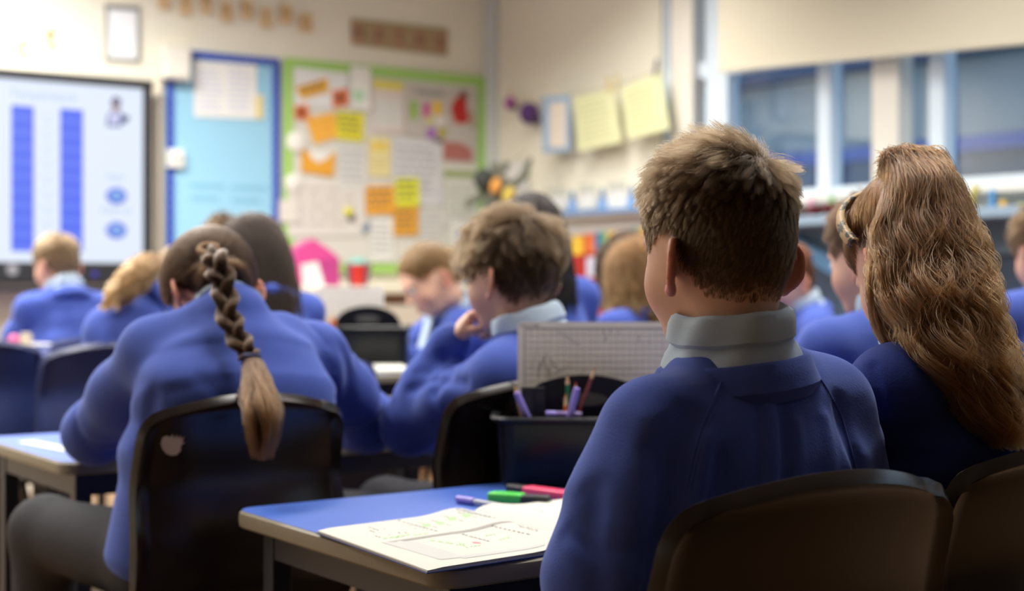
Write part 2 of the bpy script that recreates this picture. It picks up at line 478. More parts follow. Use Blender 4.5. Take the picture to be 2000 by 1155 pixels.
class Person: pass
def make_person(label, head, yaw, pitch, roll, neck, shl, shr, ell, elr, wrl, wrr, pelvis, chest, hair_col,
                scale=1.0, h=.008, hj=.008, jumper=JUMPER, hands=('rest', 'rest'), folds=(), knees=None, collar=True,
                trap=(.026, .026), torso_w=(.150, .168, .165), torso_d=(.085, .105, .110), sleeve=(.056, .056, .050, .038), hem=True, collar_tilt=0.3,
                collar_r=1.0, eyes=True, band_s=1.0, seed=0, legs=True, face_dir=None):
    P = Person(); P.R = rot_head(yaw, pitch, roll); P.o = np.array(head, float); P.s = scale
    H = lambda x, y, z: P.o + P.R @ (np.array([x, y, z]) * scale)
    neck, shl, shr, ell, elr, wrl, wrr, pelvis, chest = [np.array(a, float) for a in (neck, shl, shr, ell, elr, wrl, wrr, pelvis, chest)]
    P.neck, P.shl, P.shr, P.chest, P.pelvis = neck, shl, shr, chest, pelvis
    body_right = unit((shr - shl) * np.array([1, 1, 0.25]))
    hip_right = unit((shr - shl) * np.array([1, 1, 0]))
    fwd = np.array([-hip_right[1], hip_right[0], 0.0]); P.fwd = fwd; P.right = body_right
    # ---- skin: head, neck, trunk, arms and hands in one surface
    pts = np.array([P.o - .13 * scale, P.o + .13 * scale, neck, shl, shr, ell, elr, wrl, wrr, pelvis, chest])
    f = Field(pts.min(0) - .11, pts.max(0) + .11, h)
    R32, o32 = P.R.astype(np.float32), P.o.astype(np.float32)
    f.put(lambda Q: head_sdf(((Q - o32) @ R32) / scale) * scale, P.o - .15 * scale, P.o + .15 * scale, .004)
    f.chain([H(0, -.022, -.035), H(0, -.018, -.075), neck, neck * .6 + chest * .4], [.044 * scale, .038 * scale, .043 * scale, .052], .026)
    ins = .80
    f.loft([neck * .55 + chest * .45, chest, pelvis], [(torso_w[0] * ins, torso_d[0] * ins), (torso_w[1] * ins, torso_d[1] * ins), (torso_w[2] * ins, torso_d[2] * ins)], .03, [body_right, body_right, hip_right])
    for sh, el, wr, hd, sg in ((shl, ell, wrl, hands[0], -1), (shr, elr, wrr, hands[1], 1)):
        f.chain([sh * .7 + neck * .3 - UPV * .05, sh - UPV * .01, el, wr], [.030, .034, .036, .024], .02)
        if hd is None: continue
        if isinstance(hd, dict):
            hand_sdf(f, wr, **hd)
        else:
            dv = unit((wr - el) * np.array([1, 1, .15])); side = np.cross(dv, UPV) * -sg
            hand_sdf(f, wr, dv, -UPV, side, curl=(22, 32, 22), s=.82)
    V, Q = f.mesh(); del f
    me = mesh_np('person', V, Q)
    L = ((V - P.o) @ P.R) / scale
    def ss(a): return np.clip(a, 0, 1)
    hl = hairline(L[:, 1])
    near = (np.linalg.norm(L, axis=1) < .16)
    sc = ss((L[:, 2] - hl + .004) / .022) * near * (~((np.abs(L[:, 0]) > .074) & (L[:, 2] < .02) & (L[:, 1] < .02)))
    fl = np.exp(-((np.abs(L[:, 0]) - .042) / .02) ** 2 - ((L[:, 1] - .07) / .03) ** 2 - ((L[:, 2] + .035) / .02) ** 2) * .45
    fl += np.exp(-((L[:, 0]) / .02) ** 2 - ((L[:, 1] - .09) / .02) ** 2 - ((L[:, 2] + .061) / .007) ** 2) * .75
    fl += (np.abs(L[:, 0]) > .073) * near * (np.abs(L[:, 2] + .018) < .035) * (L[:, 1] < .012) * .50
    a = me.attributes.new('scalp', 'FLOAT', 'POINT'); a.data.foreach_set('value', sc.astype(np.float32))
    a = me.attributes.new('flush', 'FLOAT', 'POINT'); a.data.foreach_set('value', np.clip(fl, 0, 1).astype(np.float32))
    body = link('person', me, skin_material(hair_col), None, True)
    tag(body, label, 'person'); P.body = body
    # scalp faces for rooting hair
    fc = V[Q].mean(1); Lf = ((fc - P.o) @ P.R) / scale
    e1 = V[Q[:, 2]] - V[Q[:, 0]]; e2 = V[Q[:, 3]] - V[Q[:, 1]]
    nr = np.cross(e1, e2); ar = np.linalg.norm(nr, axis=1) / 2
    ok = scalp_mask(Lf) & (np.linalg.norm(Lf, axis=1) < .17) & (Lf[:, 2] > -.07)
    P.fV, P.fN, P.fA = V[Q[ok]], nr[ok] / (2 * ar[ok, None] + 1e-12), ar[ok]
    # ---- jumper
    pts = np.array([neck, shl, shr, ell, elr, wrl, wrr, pelvis, chest])
    f = Field(pts.min(0) - .20, pts.max(0) + .14, hj)
    mid = chest * .55 + pelvis * .45
    top = neck * .42 + chest * .58
    f.loft([top, chest, mid, pelvis - UPV * .02], [(torso_w[0], torso_d[0]), (torso_w[1], torso_d[1]), (torso_w[1] * 1.0, torso_d[1] * 1.02), (torso_w[2], torso_d[2])], .04, [body_right, body_right, hip_right, hip_right])
    nb = neck - unit(H(0, -.02, -.05) - neck) * .026
    for sh, td in ((shl, trap[0]), (shr, trap[1])):
        f.chain([nb + unit(sh - nb) * .045 - UPV * td, nb * .45 + sh * .55 - UPV * (td - .018), sh], [.044, .052, sleeve[0]], .04)
    f.cap(nb, nb * .5 + chest * .5, .066, .08, .05)
    for sh, el, wr in ((shl, ell, wrl), (shr, elr, wrr)):
        m1 = sh * .5 + el * .5; m2 = el * .5 + wr * .5
        f.chain([sh, m1, el, m2, wr], [sleeve[0], sleeve[1], sleeve[2], sleeve[2] * .92, sleeve[3]], .035)
    r2 = np.random.default_rng(seed + 11)
    for sh, el, wr in ((shl, ell, wrl), (shr, elr, wrr)):      # soft rings round the elbow and forearm
        for j in range(7):
            t = r2.uniform(.15, 1.75); c = sh + (el - sh) * t if t < 1 else el + (wr - el) * (t - 1)
            ax = unit(el - sh) if t < 1 else unit(wr - el)
            u = unit(np.cross(ax, r2.normal(size=3))); v = np.cross(ax, u); rr = sleeve[1]
            ln = [c + rr * (u * math.cos(a) + v * math.sin(a)) + ax * .02 * math.sin(a * 1.3) for a in np.linspace(0, 2.4, 7)]
            f.crease(ln, .010, .0035 * r2.choice([-1, 1.3]))
    if folds:            # find where each fold lies on the cloth, then press it in
        V, Q = f.mesh()
        bv = BVHTree.FromPolygons([tuple(v) for v in V], [tuple(q) for q in Q])
        for (ln, r, am) in folds:
            L = []
            for x, y in ln:
                h_ = bv.ray_cast(Vector(CAM), Vector(sight(x, y)).normalized())
                if h_[0] is not None: L.append(np.array(h_[0]))
            if len(L) > 1: f.crease(L, r, am)
    V, Q = f.mesh(); del f
    P.jumper = link('jumper', mesh_np('jumper', V, Q), jumper, body, True)
    P.jV, P.jQ = V, Q
    # ---- trousers and shoes
    if legs:
        if knees is None:
            knees = (pelvis + fwd * .36 - hip_right * .10 - UPV * .01, pelvis + fwd * .36 + hip_right * .10 - UPV * .01)
        kn = [np.array(k, float) for k in knees]
        an = [np.array([k[0] + fwd[0] * .03, k[1] + fwd[1] * .03, .085]) for k in kn]
        p2 = np.array(kn + an + [pelvis])
        f = Field(p2.min(0) - .14, p2.max(0) + .16, .012)
        for k_, a_, s_ in zip(kn, an, (-1, 1)):
            hp = pelvis + hip_right * .075 * s_ - UPV * .01
            f.chain([hp, k_, a_], [.085, .066, .050], .03)
        f.cap(pelvis - hip_right * .06, pelvis + hip_right * .06, .10, .10, .04)
        V, Q = f.mesh()
        link('trousers', mesh_np('trousers', V, Q), TROUSER, body, True)
        for a_ in an:
            b = MB(); ang = math.atan2(fwd[1], fwd[0])
            M = np.array(Matrix.Rotation(ang, 3, 'Z'))
            b.ball(a_ + fwd * .05 + UPV * (-.043), (.115, .042, .040), M)
            b.ball(a_ - UPV * .03, (.045, .040, .05), M)
            b.build('shoe', SHOE, body, True)
    # ---- polo collar and jumper neckband
    up = unit(H(0, -.02, -.05) - neck); 
    cf = unit(fwd - up * (fwd @ up)); cr = np.cross(cf, up)
    P.up, P.cf, P.cr = up, cf, cr
    if collar:
        ring_loft(body, 'collar', POLO, neck, up, cf, cr, [(-.012, .052), (.014, .050), (.036, .052), (.044, .0555), (.047, .060), (.044, .0655), (.036, .0685), (.024, .0700), (.017, .0705), (.0145, .0680), (.012, .0655), (.006, .0685), (.000, .0725), (-.010, .0770), (-.020, .0790), (-.022, .074)], collar_r * scale, open_front=.30, wob=.0018, seed=seed, tilt=collar_tilt)
    ring_loft(body, 'neckband', jumper, neck, up, cf, cr, [(-.030, .068), (-.006, .0755), (-.002, .079), (-.004, .083), (-.018, .0895), (-.026, .0935), (-.030, .0955), (-.034, .0940), (-.044, .090)], collar_r * scale * band_s, open_front=0, wob=.001, seed=seed + 1, tilt=collar_tilt, drop=.012)
    if eyes:
        for s_ in (-1, 1):
            e = MB(); e.ball(H(s_ * .030, .0775, .004), .0115 * scale, n=10, m=7); eo = e.build('eye', EYE, body, True)
            e = MB(); e.ball(H(s_ * .030, .0855, .003), (.0050 * scale,) * 3, n=8, m=6); e.build('iris', IRIS, eo, True)
            e = MB(); e.tube([H(s_ * .016, .0895, .019), H(s_ * .030, .088, .0235), H(s_ * .043, .078, .019)], [.0022, .0026, .0012], 6)
            e.build('eyebrow', mat('brow_%d' % int(hair_col[0] * 999), tuple(c * .8 for c in hair_col[:3]) + (1,), .8), body, True)
    P.H = H; P.hair_col = hair_col
    return P
def ring_loft(parent, name, m, c, up, fw, rt, prof, s, open_front=0.0, wob=0.0, seed=0, tilt=0.0, n=56, drop=0.0):
    r = np.random.default_rng(seed); ph = r.uniform(0, 6, 4)
    V, Fs = [], []
    a0, a1 = (open_front, 2 * math.pi - open_front) if open_front else (0, 2 * math.pi)
    k = len(prof)
    for j in range(n + (1 if open_front else 0)):
        a = a0 + (a1 - a0) * j / n
        dirv = fw * math.cos(a) * .98 + rt * math.sin(a) * 1.0
        for i, (hh, rad) in enumerate(prof):
            w_ = wob * (math.sin(3 * a + ph[0]) + math.sin(7 * a + ph[1] + hh * 60))
            lower = -drop * (math.cos(a) * .5 + .5)
            V.append(c + dirv * (rad * s + w_) + up * (hh * s + lower - tilt * .02 * math.cos(a) + w_ * .5))
    m_ = n + (1 if open_front else 0)
    for j in range(n):
        j2 = (j + 1) % m_
        for i in range(k):
            i2 = (i + 1) % k
            Fs.append((j * k + i, j2 * k + i, j2 * k + i2, j * k + i2))
    if open_front:
        Fs.append(tuple(range(k))[::-1]); Fs.append(tuple((m_ - 1) * k + i for i in range(k)))
    b = MB(); b.add(V, Fs); return b.build(name, m, parent, True)

# ------------------------------------------------------------------ hair
def curves_obj(name, pts, rad, m, parent):
    """pts (n, k, 3), rad (k,) or (n, k)"""
    n, k = pts.shape[:2]
    hc = bpy.data.hair_curves.new(name)
    hc.add_curves([k] * n)
    hc.points.foreach_set('position', pts.astype(np.float32).ravel())
    rr = np.broadcast_to(rad, (n, k)).astype(np.float32)
    at_ = hc.attributes.get('radius') or hc.attributes.new('radius', 'FLOAT', 'POINT')
    at_.data.foreach_set('value', np.ascontiguousarray(rr).ravel())
    hc.materials.append(m)
    o = bpy.data.objects.new(name, hc); COL.objects.link(o)
    o.parent = parent; o.matrix_parent_inverse = Matrix()
    return o
def roots(P, n, r, keep=None):
    V, N, A = P.fV, P.fN, P.fA
    if keep is not None:
        L = ((V.mean(1) - P.o) @ P.R) / P.s
        k = keep(L); V, N, A = V[k], N[k], A[k]
    i = r.choice(len(V), n, p=A / A.sum())
    u, v = r.random((n, 1)), r.random((n, 1))
    q = V[i]
    p = (q[:, 0] * (1 - u) + q[:, 1] * u) * (1 - v) + (q[:, 3] * (1 - u) + q[:, 2] * u) * v
    return p, N[i]
def nrm(a): return a / (np.linalg.norm(a, axis=-1, keepdims=True) + 1e-9)
def keep_out(P, p, off):
    """push points out of the skull"""
    c = np.array([0, -.006, .032]); r = np.array([.073, .092, .082])
    L = ((p - P.o) @ P.R) / P.s - c
    g = np.linalg.norm(L / (r + np.asarray(off)[..., None]), axis=-1, keepdims=True)
    L = np.where((g < 1) & (L[..., 2:3] > -.075), L / np.maximum(g, 1e-3), L)
    return ((L + c) * P.s) @ P.R.T + P.o
def clump(pts, n_cl, amt, r, power=1.2):
    n, k = pts.shape[:2]
    g = r.choice(n, min(n_cl, n), replace=False)
    near = np.empty(n, int)
    for a in range(0, n, 2000):
        d = ((pts[a:a + 2000, None, 0] - pts[None, g, 0]) ** 2).sum(-1); near[a:a + 2000] = g[d.argmin(1)]
    t = (np.linspace(0, 1, k) ** power)[None, :, None] * amt
    off = pts[:, :1] - pts[near, :1]
    return pts * (1 - t) + (pts[near] + off * (1 - t) * .5) * t
def short_hair(P, n, m, ltop=.036, lside=.012, lnape=.006, lift=.55, whorl=(.012, -.060, .105), grav=.25, wave=0.0, rad=.00028, k=7, ncl=500, cl=.55, seed=1, fringe=0.0, messy=.25, zsplit=(.015, .085)):
    r = np.random.default_rng(seed)
    p, N = roots(P, n, r)
    L = ((p - P.o) @ P.R) / P.s
    Nl = N @ P.R
    w_ = np.array(whorl)
    T = L - w_; d = np.linalg.norm(T, axis=1, keepdims=True)
    T = nrm(T - Nl * (T * Nl).sum(1, keepdims=True))
    sw = np.cross(Nl, T); T = nrm(T + sw * .45 * np.exp(-d / .03))
    z = np.clip((L[:, 2] - zsplit[0]) / (zsplit[1] - zsplit[0]), 0, 1); z = z * z * (3 - 2 * z)
    nape = np.clip((-.01 - L[:, 2]) / .05, 0, 1)
    ln = (lside + (ltop - lside) * z) * (1 - nape) + lnape * nape
    ln += fringe * np.clip((L[:, 1] - .03) / .05, 0, 1) * z
    ln *= r.uniform(.7, 1.12, n)
    lf = lift * (.25 + .75 * z)
    D = nrm(T * (1 - lf[:, None]) + Nl * lf[:, None] + r.normal(size=(n, 3)) * messy * (.3 + .7 * z[:, None]))
    pts = np.empty((n, k, 3)); pts[:, 0] = L; q = L.copy()
    g = np.array([0, 0, -1.0])
    ph = r.uniform(0, 6.28, (n, 1))
    for j in range(1, k):
        D = nrm(D + (T * .30 + g * grav * .4) / (k - 1) * (1.2 if j > 1 else .4) * (2.0))
        q = q + D * (ln / (k - 1))[:, None]
        qq = keep_out(P, (q * P.s) @ P.R.T + P.o, .0015 + .012 * lf * j / k)
        q = ((qq - P.o) @ P.R) / P.s
        pts[:, j] = q
    W = (pts * P.s) @ P.R.T + P.o
    W = clump(W, ncl, cl, r)
    if wave:
        t = np.linspace(0, 1, k)[None, :, None]
        fq = 60
        W = W + wave * t * np.stack([np.sin(W[:, :, 0] * fq * 1.3 + W[:, :, 2] * fq), np.sin(W[:, :, 1] * fq * 1.1 + 2 + W[:, :, 0] * 40), np.sin(W[:, :, 2] * fq + W[:, :, 1] * 50 + 1)], -1)
    rr = rad * np.linspace(1.0, .35, k)
    return curves_obj('hair', W, rr, m, P.body)
def bez(C, k):
    """C (n, c, 3) control points -> Catmull-Rom through them, k samples"""
    n, c = C.shape[:2]
    C = np.concatenate([2 * C[:, :1] - C[:, 1:2], C, 2 * C[:, -1:] - C[:, -2:-1]], 1)
    t = np.linspace(0, c - 1 - 1e-6, k); i = t.astype(int); f = (t - i)[None, :, None]
    p0, p1, p2, p3 = C[:, i], C[:, i + 1], C[:, i + 2], C[:, i + 3]
    return .5 * (2 * p1 + (p2 - p0) * f + (2 * p0 - 5 * p1 + 4 * p2 - p3) * f ** 2 + (3 * p1 - p0 - 3 * p2 + p3) * f ** 3)
def slick_to(P, n, B, m, seed=2, k=10, rad=.0004, keep=None, off=.004, name='hair'):
    """hair drawn over the scalp to a gathering point B"""
    r = np.random.default_rng(seed)
    p, N = roots(P, n, r, keep)
    t = np.linspace(0, 1, k)[None, :, None]
    B = np.array(B, float)
    Bs = B + r.normal(size=(n, 3)) * .006
    pts = p[:, None] * (1 - t) + Bs[:, None] * t
    bump = np.sin(t * math.pi) * .35 * np.linalg.norm(p - B, axis=1)[:, None, None]
    pts = pts + bump * nrm((pts - P.o))
    o_ = off * (.4 + .6 * r.random((n, 1))) * np.ones((1, k))
    # pull down onto the skull surface, then keep just above it
    c = np.array([0, -.006, .032]); rr_ = np.array([.073, .092, .082])
    L = ((pts - P.o) @ P.R) / P.s - c
    g = np.linalg.norm(L / (rr_ + o_[..., None]), axis=-1, keepdims=True)
    S = L / np.maximum(g, 1e-3)
    w_ = np.clip((.98 - t) / .15, 0, 1) * np.clip(t / .1, 0, 1) * np.clip((L[..., 2:3] + .09) / .03, 0, 1)
    L = S * w_ + L * (1 - w_)
    pts = ((L + c) * P.s) @ P.R.T + P.o
    pts = clump(pts, max(40, n // 45), .35, r)
    return curves_obj(name, pts, rad * np.linspace(1, .8, k), m, P.body)
def bundle(P, name, path, widths, n, m, seed=3, k=18, rad=.0004, wave=.004, wl=.07, flat=None, spread_end=1.0, ncl=40, parent=None, cl=.5, taper=.12):
    """a lock of fibres along a path; widths = radius at each path point"""
    r = np.random.default_rng(seed)
    path = np.array(path, float); c = len(path); widths = np.array(widths, float)
    a = r.uniform(0, 2 * math.pi, n); q = np.sqrt(r.random(n))
    tang = nrm(np.gradient(path, axis=0))
    ref = FW if flat is None else np.array(flat, float)
    side = nrm(np.cross(tang, ref)); dep = nrm(np.cross(side, tang))
    fl = 1.0 if flat is None else .55
    C = path[None] + (side[None] * (np.cos(a) * q)[:, None, None] + dep[None] * (np.sin(a) * q)[:, None, None] * fl) * widths[None, :, None]
    C = C + r.normal(size=(n, c, 3)) * widths[None, :, None] * .10
    pts = bez(C, k)
    cut = 1 - taper * r.random(n) ** 2 * 2
    t = np.linspace(0, 1, k)
    # shorten a share of the fibres so the end tapers
    idx = np.clip(t[None] * cut[:, None] * (k - 1), 0, k - 1); i0 = np.minimum(idx.astype(int), k - 2); f = (idx - i0)[..., None]
    ar = np.arange(n)[:, None]
    pts = pts[ar, i0] * (1 - f) + pts[ar, i0 + 1] * f
    if wave:
        cid = r.integers(0, ncl, n); phs = r.uniform(0, 6.28, (ncl, 2)); wls = wl * r.uniform(.8, 1.3, ncl); amp = wave * r.uniform(.5, 1.4, ncl)
        s_ = np.concatenate([np.zeros((n, 1)), np.cumsum(np.linalg.norm(np.diff(pts, axis=1), axis=2), 1)], 1)
        en = np.clip(t * 3, 0, 1)[None]
        pts = pts + ((np.sin(s_ * 6.283 / wls[cid][:, None] + phs[cid, 0][:, None]) * amp[cid][:, None] * en)[..., None] * unit(side.mean(0)) + (np.cos(s_ * 6.283 / wls[cid][:, None] + phs[cid, 1][:, None]) * amp[cid][:, None] * .7 * en)[..., None] * unit(dep.mean(0)))
    if cl: pts = clump(pts, ncl, cl, r, .6)
    return curves_obj(name, pts, rad * np.concatenate([np.ones(k - 3), [.9, .7, .35]]), m, parent or P.body)
def loose_hair(P, n, length, m, seed=4, k=14, rad=.0007, part=(0, .03, .115), back=.02, wave=.004, vol=.012, keep=None, ncl=120):
    """hair falling from the scalp on its own weight"""
    r = np.random.default_rng(seed)
    p, N = roots(P, n, r, keep)
    q = p.copy(); pts = np.empty((n, k, 3)); pts[:, 0] = p
    pw = P.o + P.R @ (np.array(part) * P.s)
    T = q - pw; T = nrm(T - N * (T * N).sum(1, keepdims=True))
    D = nrm(T * .8 + N * .35)
    ln = length * r.uniform(.8, 1.05, n)
    bk = -P.fwd * back
    off = vol * r.uniform(.3, 1.2, n)
    for j in range(1, k):
        D = nrm(D * .75 + np.array([0, 0, -.42]) + bk + T * .05)
        q = q + D * (ln / (k - 1))[:, None]
        q = keep_out(P, q, off)
        pts[:, j] = q
    pts = clump(pts, ncl, .5, r)
    if wave:
        t = np.linspace(0, 1, k)[None, :, None]
        pts = pts + wave * t * np.stack([np.sin(pts[:, :, 2] * 80 + pts[:, :1, 0] * 300), np.cos(pts[:, :, 2] * 80 + pts[:, :1, 1] * 300), 0 * pts[:, :, 2]], -1)
    return curves_obj('hair', pts, rad * np.linspace(1, .5, k), m, P.body)
# ------------------------------------------------------------------ the room
YF, XS = 7.2, 4.93
XL, YB = -3.6, -2.0
WALLM = mat('cream_wall', rgb(232, 228, 212), rough=.85, spec=.2, noise=.03, nscale=3, bump=.08, bscale=120)
WHITE = mat('white_paint', rgb(228, 228, 222), rough=.6)
FRAME = mat('white_window_frame', rgb(214, 228, 240), rough=.35)
def struct(name, b, m, parent=None, **k):
    o = b.build(name, m, parent, **k)
    if parent is None: o['kind'] = 'structure'
    return o
struct('floor', MB().box(((XL + XS) / 2, (YF + YB) / 2, -.05), (XS - XL + .6, YF - YB + .6, .1)), mat('brown_vinyl_floor', rgb(128, 96, 66), rough=.35, noise=.15, nscale=6))
struct('ceiling', MB().box(((XL + XS) / 2, (YF + YB) / 2, CEIL + .05), (XS - XL + .6, YF - YB + .6, .1)), mat('white_ceiling', rgb(222, 220, 212), rough=.9))
struct('wall_front', MB().box(((XL + XS) / 2, YF + .1, CEIL / 2), (XS - XL + .5, .2, CEIL)), WALLM)
struct('wall_left', MB().box((XL - .1, (YF + YB) / 2, CEIL / 2), (.2, YF - YB, CEIL)), WALLM)
struct('wall_back', MB().box(((XL + XS) / 2, YB - .1, CEIL / 2), (XS - XL + .5, .2, CEIL)), mat('brown_back_wall', rgb(104, 90, 78), rough=.9))
YW = on_x(1291, 300, XS)[1]                    # where the windows start
SILL, HEADZ = 1.40, 2.80
b = MB()
b.box((XS + .04, (YF + YW) / 2, CEIL / 2), (.08, YF - YW, CEIL))
b.box((XS + .06, (YW + YB) / 2, SILL / 2), (.12, YW - YB, SILL))
b.box((XS + .06, (YW + YB) / 2, (HEADZ + CEIL) / 2), (.12, YW - YB, CEIL - HEADZ))
struct('wall_right', b, WALLM)
# corner pipe casing
pc = on_y(957, 200, YF - .03)
struct('trim_1', MB().box((XS - .035, YF - .035, CEIL / 2), (.07, .07, CEIL)), mat('grey_trim', rgb(206, 212, 214), rough=.5), bevel=.004)
# pillars between the windows
def ypx(x, X): return on_x(x, 300, X)[1]
pil = []
for n, (xa, xb) in enumerate(((1306, 1349), (1699, 1751))):
    y0, y1 = ypx(xb, XS - .03), ypx(xa, XS - .03)
    struct('pillar', MB().box((XS + .03, (y0 + y1) / 2, CEIL / 2), (.10, y1 - y0, CEIL)), mat('pillar_paint', rgb(226, 222, 212), rough=.7), bevel=.006)
    pil.append((y0, y1))
y3 = pil[1][0] - (pil[0][0] - pil[1][0])
struct('pillar', MB().box((XS + .06, y3, CEIL / 2), (.18, .2, CEIL)), MATS['pillar_paint'], bevel=.006)
# glazing
GX = XS + .06
glass = bpy.data.materials.new('window_glass'); glass.use_nodes = True
nt = glass.node_tree; nt.nodes.remove(nt.nodes['Principled BSDF'])
tr = nt.nodes.new('ShaderNodeBsdfTransparent'); tr.inputs[0].default_value = (.86, .92, .96, 1)
gl = nt.nodes.new('ShaderNodeBsdfGlossy'); gl.inputs['Roughness'].default_value = .02
mx = nt.nodes.new('ShaderNodeMixShader')
mx.inputs[0].default_value = .06; nt.links.new(tr.outputs[0], mx.inputs[1]); nt.links.new(gl.outputs[0], mx.inputs[2])
nt.links.new(mx.outputs[0], nt.nodes['Material Output'].inputs[0])
def window(n, y0, y1, posts, transoms):
    """glazed bay from y0 to y1; posts = (y, width), transoms = (z, height)"""
    b = MB()
    for z, hh in transoms + [(SILL + .025, .05), (HEADZ - .025, .05)]:
        b.box((GX, (y0 + y1) / 2, z), (.07, y1 - y0, hh))
    o = struct('window_%d' % n, b, FRAME, bevel=.004)
    for y, w_ in posts: MB().box((GX - .005, y, (SILL + HEADZ) / 2), (.08, w_, HEADZ - SILL)).build('window_post', FRAME, o, bevel=.005)
    ys = sorted([y0, y1] + [p[0] for p in posts])
    for a, c in zip(ys, ys[1:]):
        zs = sorted([SILL, HEADZ] + [t[0] for t in transoms])
        for z0, z1 in zip(zs, zs[1:]):
            if c - a > .03: MB().box((GX + .01, (a + c) / 2, (z0 + z1) / 2), (.006, c - a, z1 - z0)).build('pane', glass, o)
    return o
window(1, pil[0][1], YW, [(YW - .02, .03)], [(2.06, .07), (2.5, .05)])
yA, yB = ypx(1391, GX), ypx(1434, GX)
window(2, pil[1][1], pil[0][0], [((yA + yB) / 2, yA - yB), (ypx(1622, GX), ypx(1609, GX) - ypx(1635, GX))], [(2.07, .08)])
window(3, y3 + .1, pil[1][0], [(ypx(1842, GX), ypx(1827, GX) - ypx(1857, GX)), (ypx(2060, GX), .06)], [(2.07, .08)])
window(4, YB, y3 - .1, [(1.6, .06), (.4, .06), (-.8, .06)], [(2.07, .08)])
# ledge under the windows, running on to the corner
b = MB(); b.box((XS - .06, (YF - .07 + YB) / 2, SILL - .015), (.16, YF - .07 - YB, .03)); b.box((XS - .01, (YF - .07 + YB) / 2, SILL - .075), (.05, YF - .07 - YB, .09))
led = struct('trim_2', b, WHITE, bevel=.004)
MB().box((XS - .037, (YF - .08 + 5.3) / 2, SILL - .125), (.03, YF - .08 - 5.3, .022)).build('blue_edging', mat('blue_edging', rgb(92, 116, 196), rough=.6), led)
MB().box((XS - .145, (YF - .08 + 5.3) / 2, SILL - .004), (.02, YF - .08 - 5.3, .026)).build('blue_lip', mat('steel_blue', rgb(104, 140, 190), rough=.5), led)

# ------------------------------------------------------------------ across the courtyard
bx = 11.5
bd = thing('school_building', 'grey school block with blue bands seen through the windows across the yard', 'building', (bx, 4, 0))
def bpart(nm, m, y0, y1, z0, z1, x=bx, t=.12, par=None):
    return MB().box((x + t / 2 - bx, (y0 + y1) / 2 - 4, (z0 + z1) / 2), (t, y1 - y0, z1 - z0)).build(nm, m, par or bd)
GREYP = mat('grey_cladding', rgb(150, 158, 160), rough=.6, noise=.1, nscale=1.5)
SLATE = mat('slate_glass', rgb(58, 76, 98), rough=.12, spec=.6)
BLUEB = mat('blue_band', rgb(66, 92, 168), rough=.5)
for i in range(14):
    y0 = -3 + i * 1.35
    bpart('cladding_panel', GREYP if i % 3 else mat('grey_cladding_light', rgb(152, 160, 160), rough=.6), y0, y0 + 1.33, 2.42, 4.6)
    bpart('window_pane', SLATE, y0 + .03, y0 + 1.30, 1.98, 2.26, bx + .03)
    bpart('mullion', BLUEB, y0 - .04, y0 + .03, 1.98, 2.26, bx - .03)
    bpart('lower_pane', SLATE, y0 + .03, y0 + 1.30, .4, 1.82, bx + .03)
bpart('blue_band', BLUEB, -3, 16, 2.26, 2.40, bx - .05)
bpart('blue_band', BLUEB, -3, 16, 1.82, 1.98, bx - .05)
bpart('plinth', GREYP, -3, 16, 0, .4)
bpart('dark_blue_strip', mat('dark_blue_strip', rgb(56, 72, 104), rough=.6), -3, 16, 3.15, 3.3, bx - .25, .4)  # dark blue strip jutting out across the cladding
struct('courtyard_ground', MB().box((8.4, 4, -.08), (6.2, 22, .1)), mat('courtyard_paving', rgb(120, 122, 122), rough=.9))

# ------------------------------------------------------------------ roller blind
bxx = XS - .10
p0 = on_x(1403, 141, bxx); p1 = on_x(2000, 86, bxx)
sl = (p1[2] - p0[2]) / (p1[1] - p0[1]); ye = 1.9
pe = np.array([bxx, ye, p0[2] + sl * (ye - p0[1])])
bl = thing('roller_blind', 'wide cream roller blind half lowered across the windows', 'blind', (bxx, (p0[1] + ye) / 2, p0[2]))
off = -np.array(bl.location)
MB().slab([p0 + off, pe + off, np.array([bxx, ye, CEIL - .12]) + off, np.array([bxx, p0[1], CEIL - .12]) + off], (1, 0, 0), .003).build('fabric', mat('cream_blind_fabric', rgb(226, 220, 198), rough=.85, trans=0, bump=.15, bscale=300), bl)
MB().tube([p0 + off + (.002, 0, .004), pe + off + (.002, 0, .004)], .008).build('bottom_bar', mat('cream_bar', rgb(210, 204, 186), rough=.5), bl)
MB().tube([(.0, p0[1] + off[1] + .03, CEIL - .1 + off[2]), (.0, ye + off[1] - .03, CEIL - .1 + off[2])], .035, 12).build('roller_tube', WHITE, bl)

# ------------------------------------------------------------------ ceiling fittings
DIFF = mat('lamp_diffuser', (1.0, .92, .78, 1), emit=5.0)
for i, (x, y, sx, sy, pw, sp) in enumerate(LAMPS):
    t = thing('ceiling_light', 'long white ceiling light fitting ' + ('above the big screen', 'above the crafts corner by the windows', 'in the far corner beyond the screen', 'above the girl with the plait', 'above the dark haired boy by the windows', 'above the empty floor left of the tables', 'above the boy with spiky hair', 'above the near window bay')[i], 'ceiling light', (x, y, CEIL), 0, 'ceiling light fittings')
    MB().box((0, 0, -.03), (sx + .05, sy + .05, .06)).build('housing', WHITE, t, bevel=.006)
    MB().box((0, 0, -.062), (sx - .02, sy - .02, .006)).build('diffuser', DIFF, t)
    area_light((x, y, CEIL - .075), sx, sy, pw, WARM, sp)

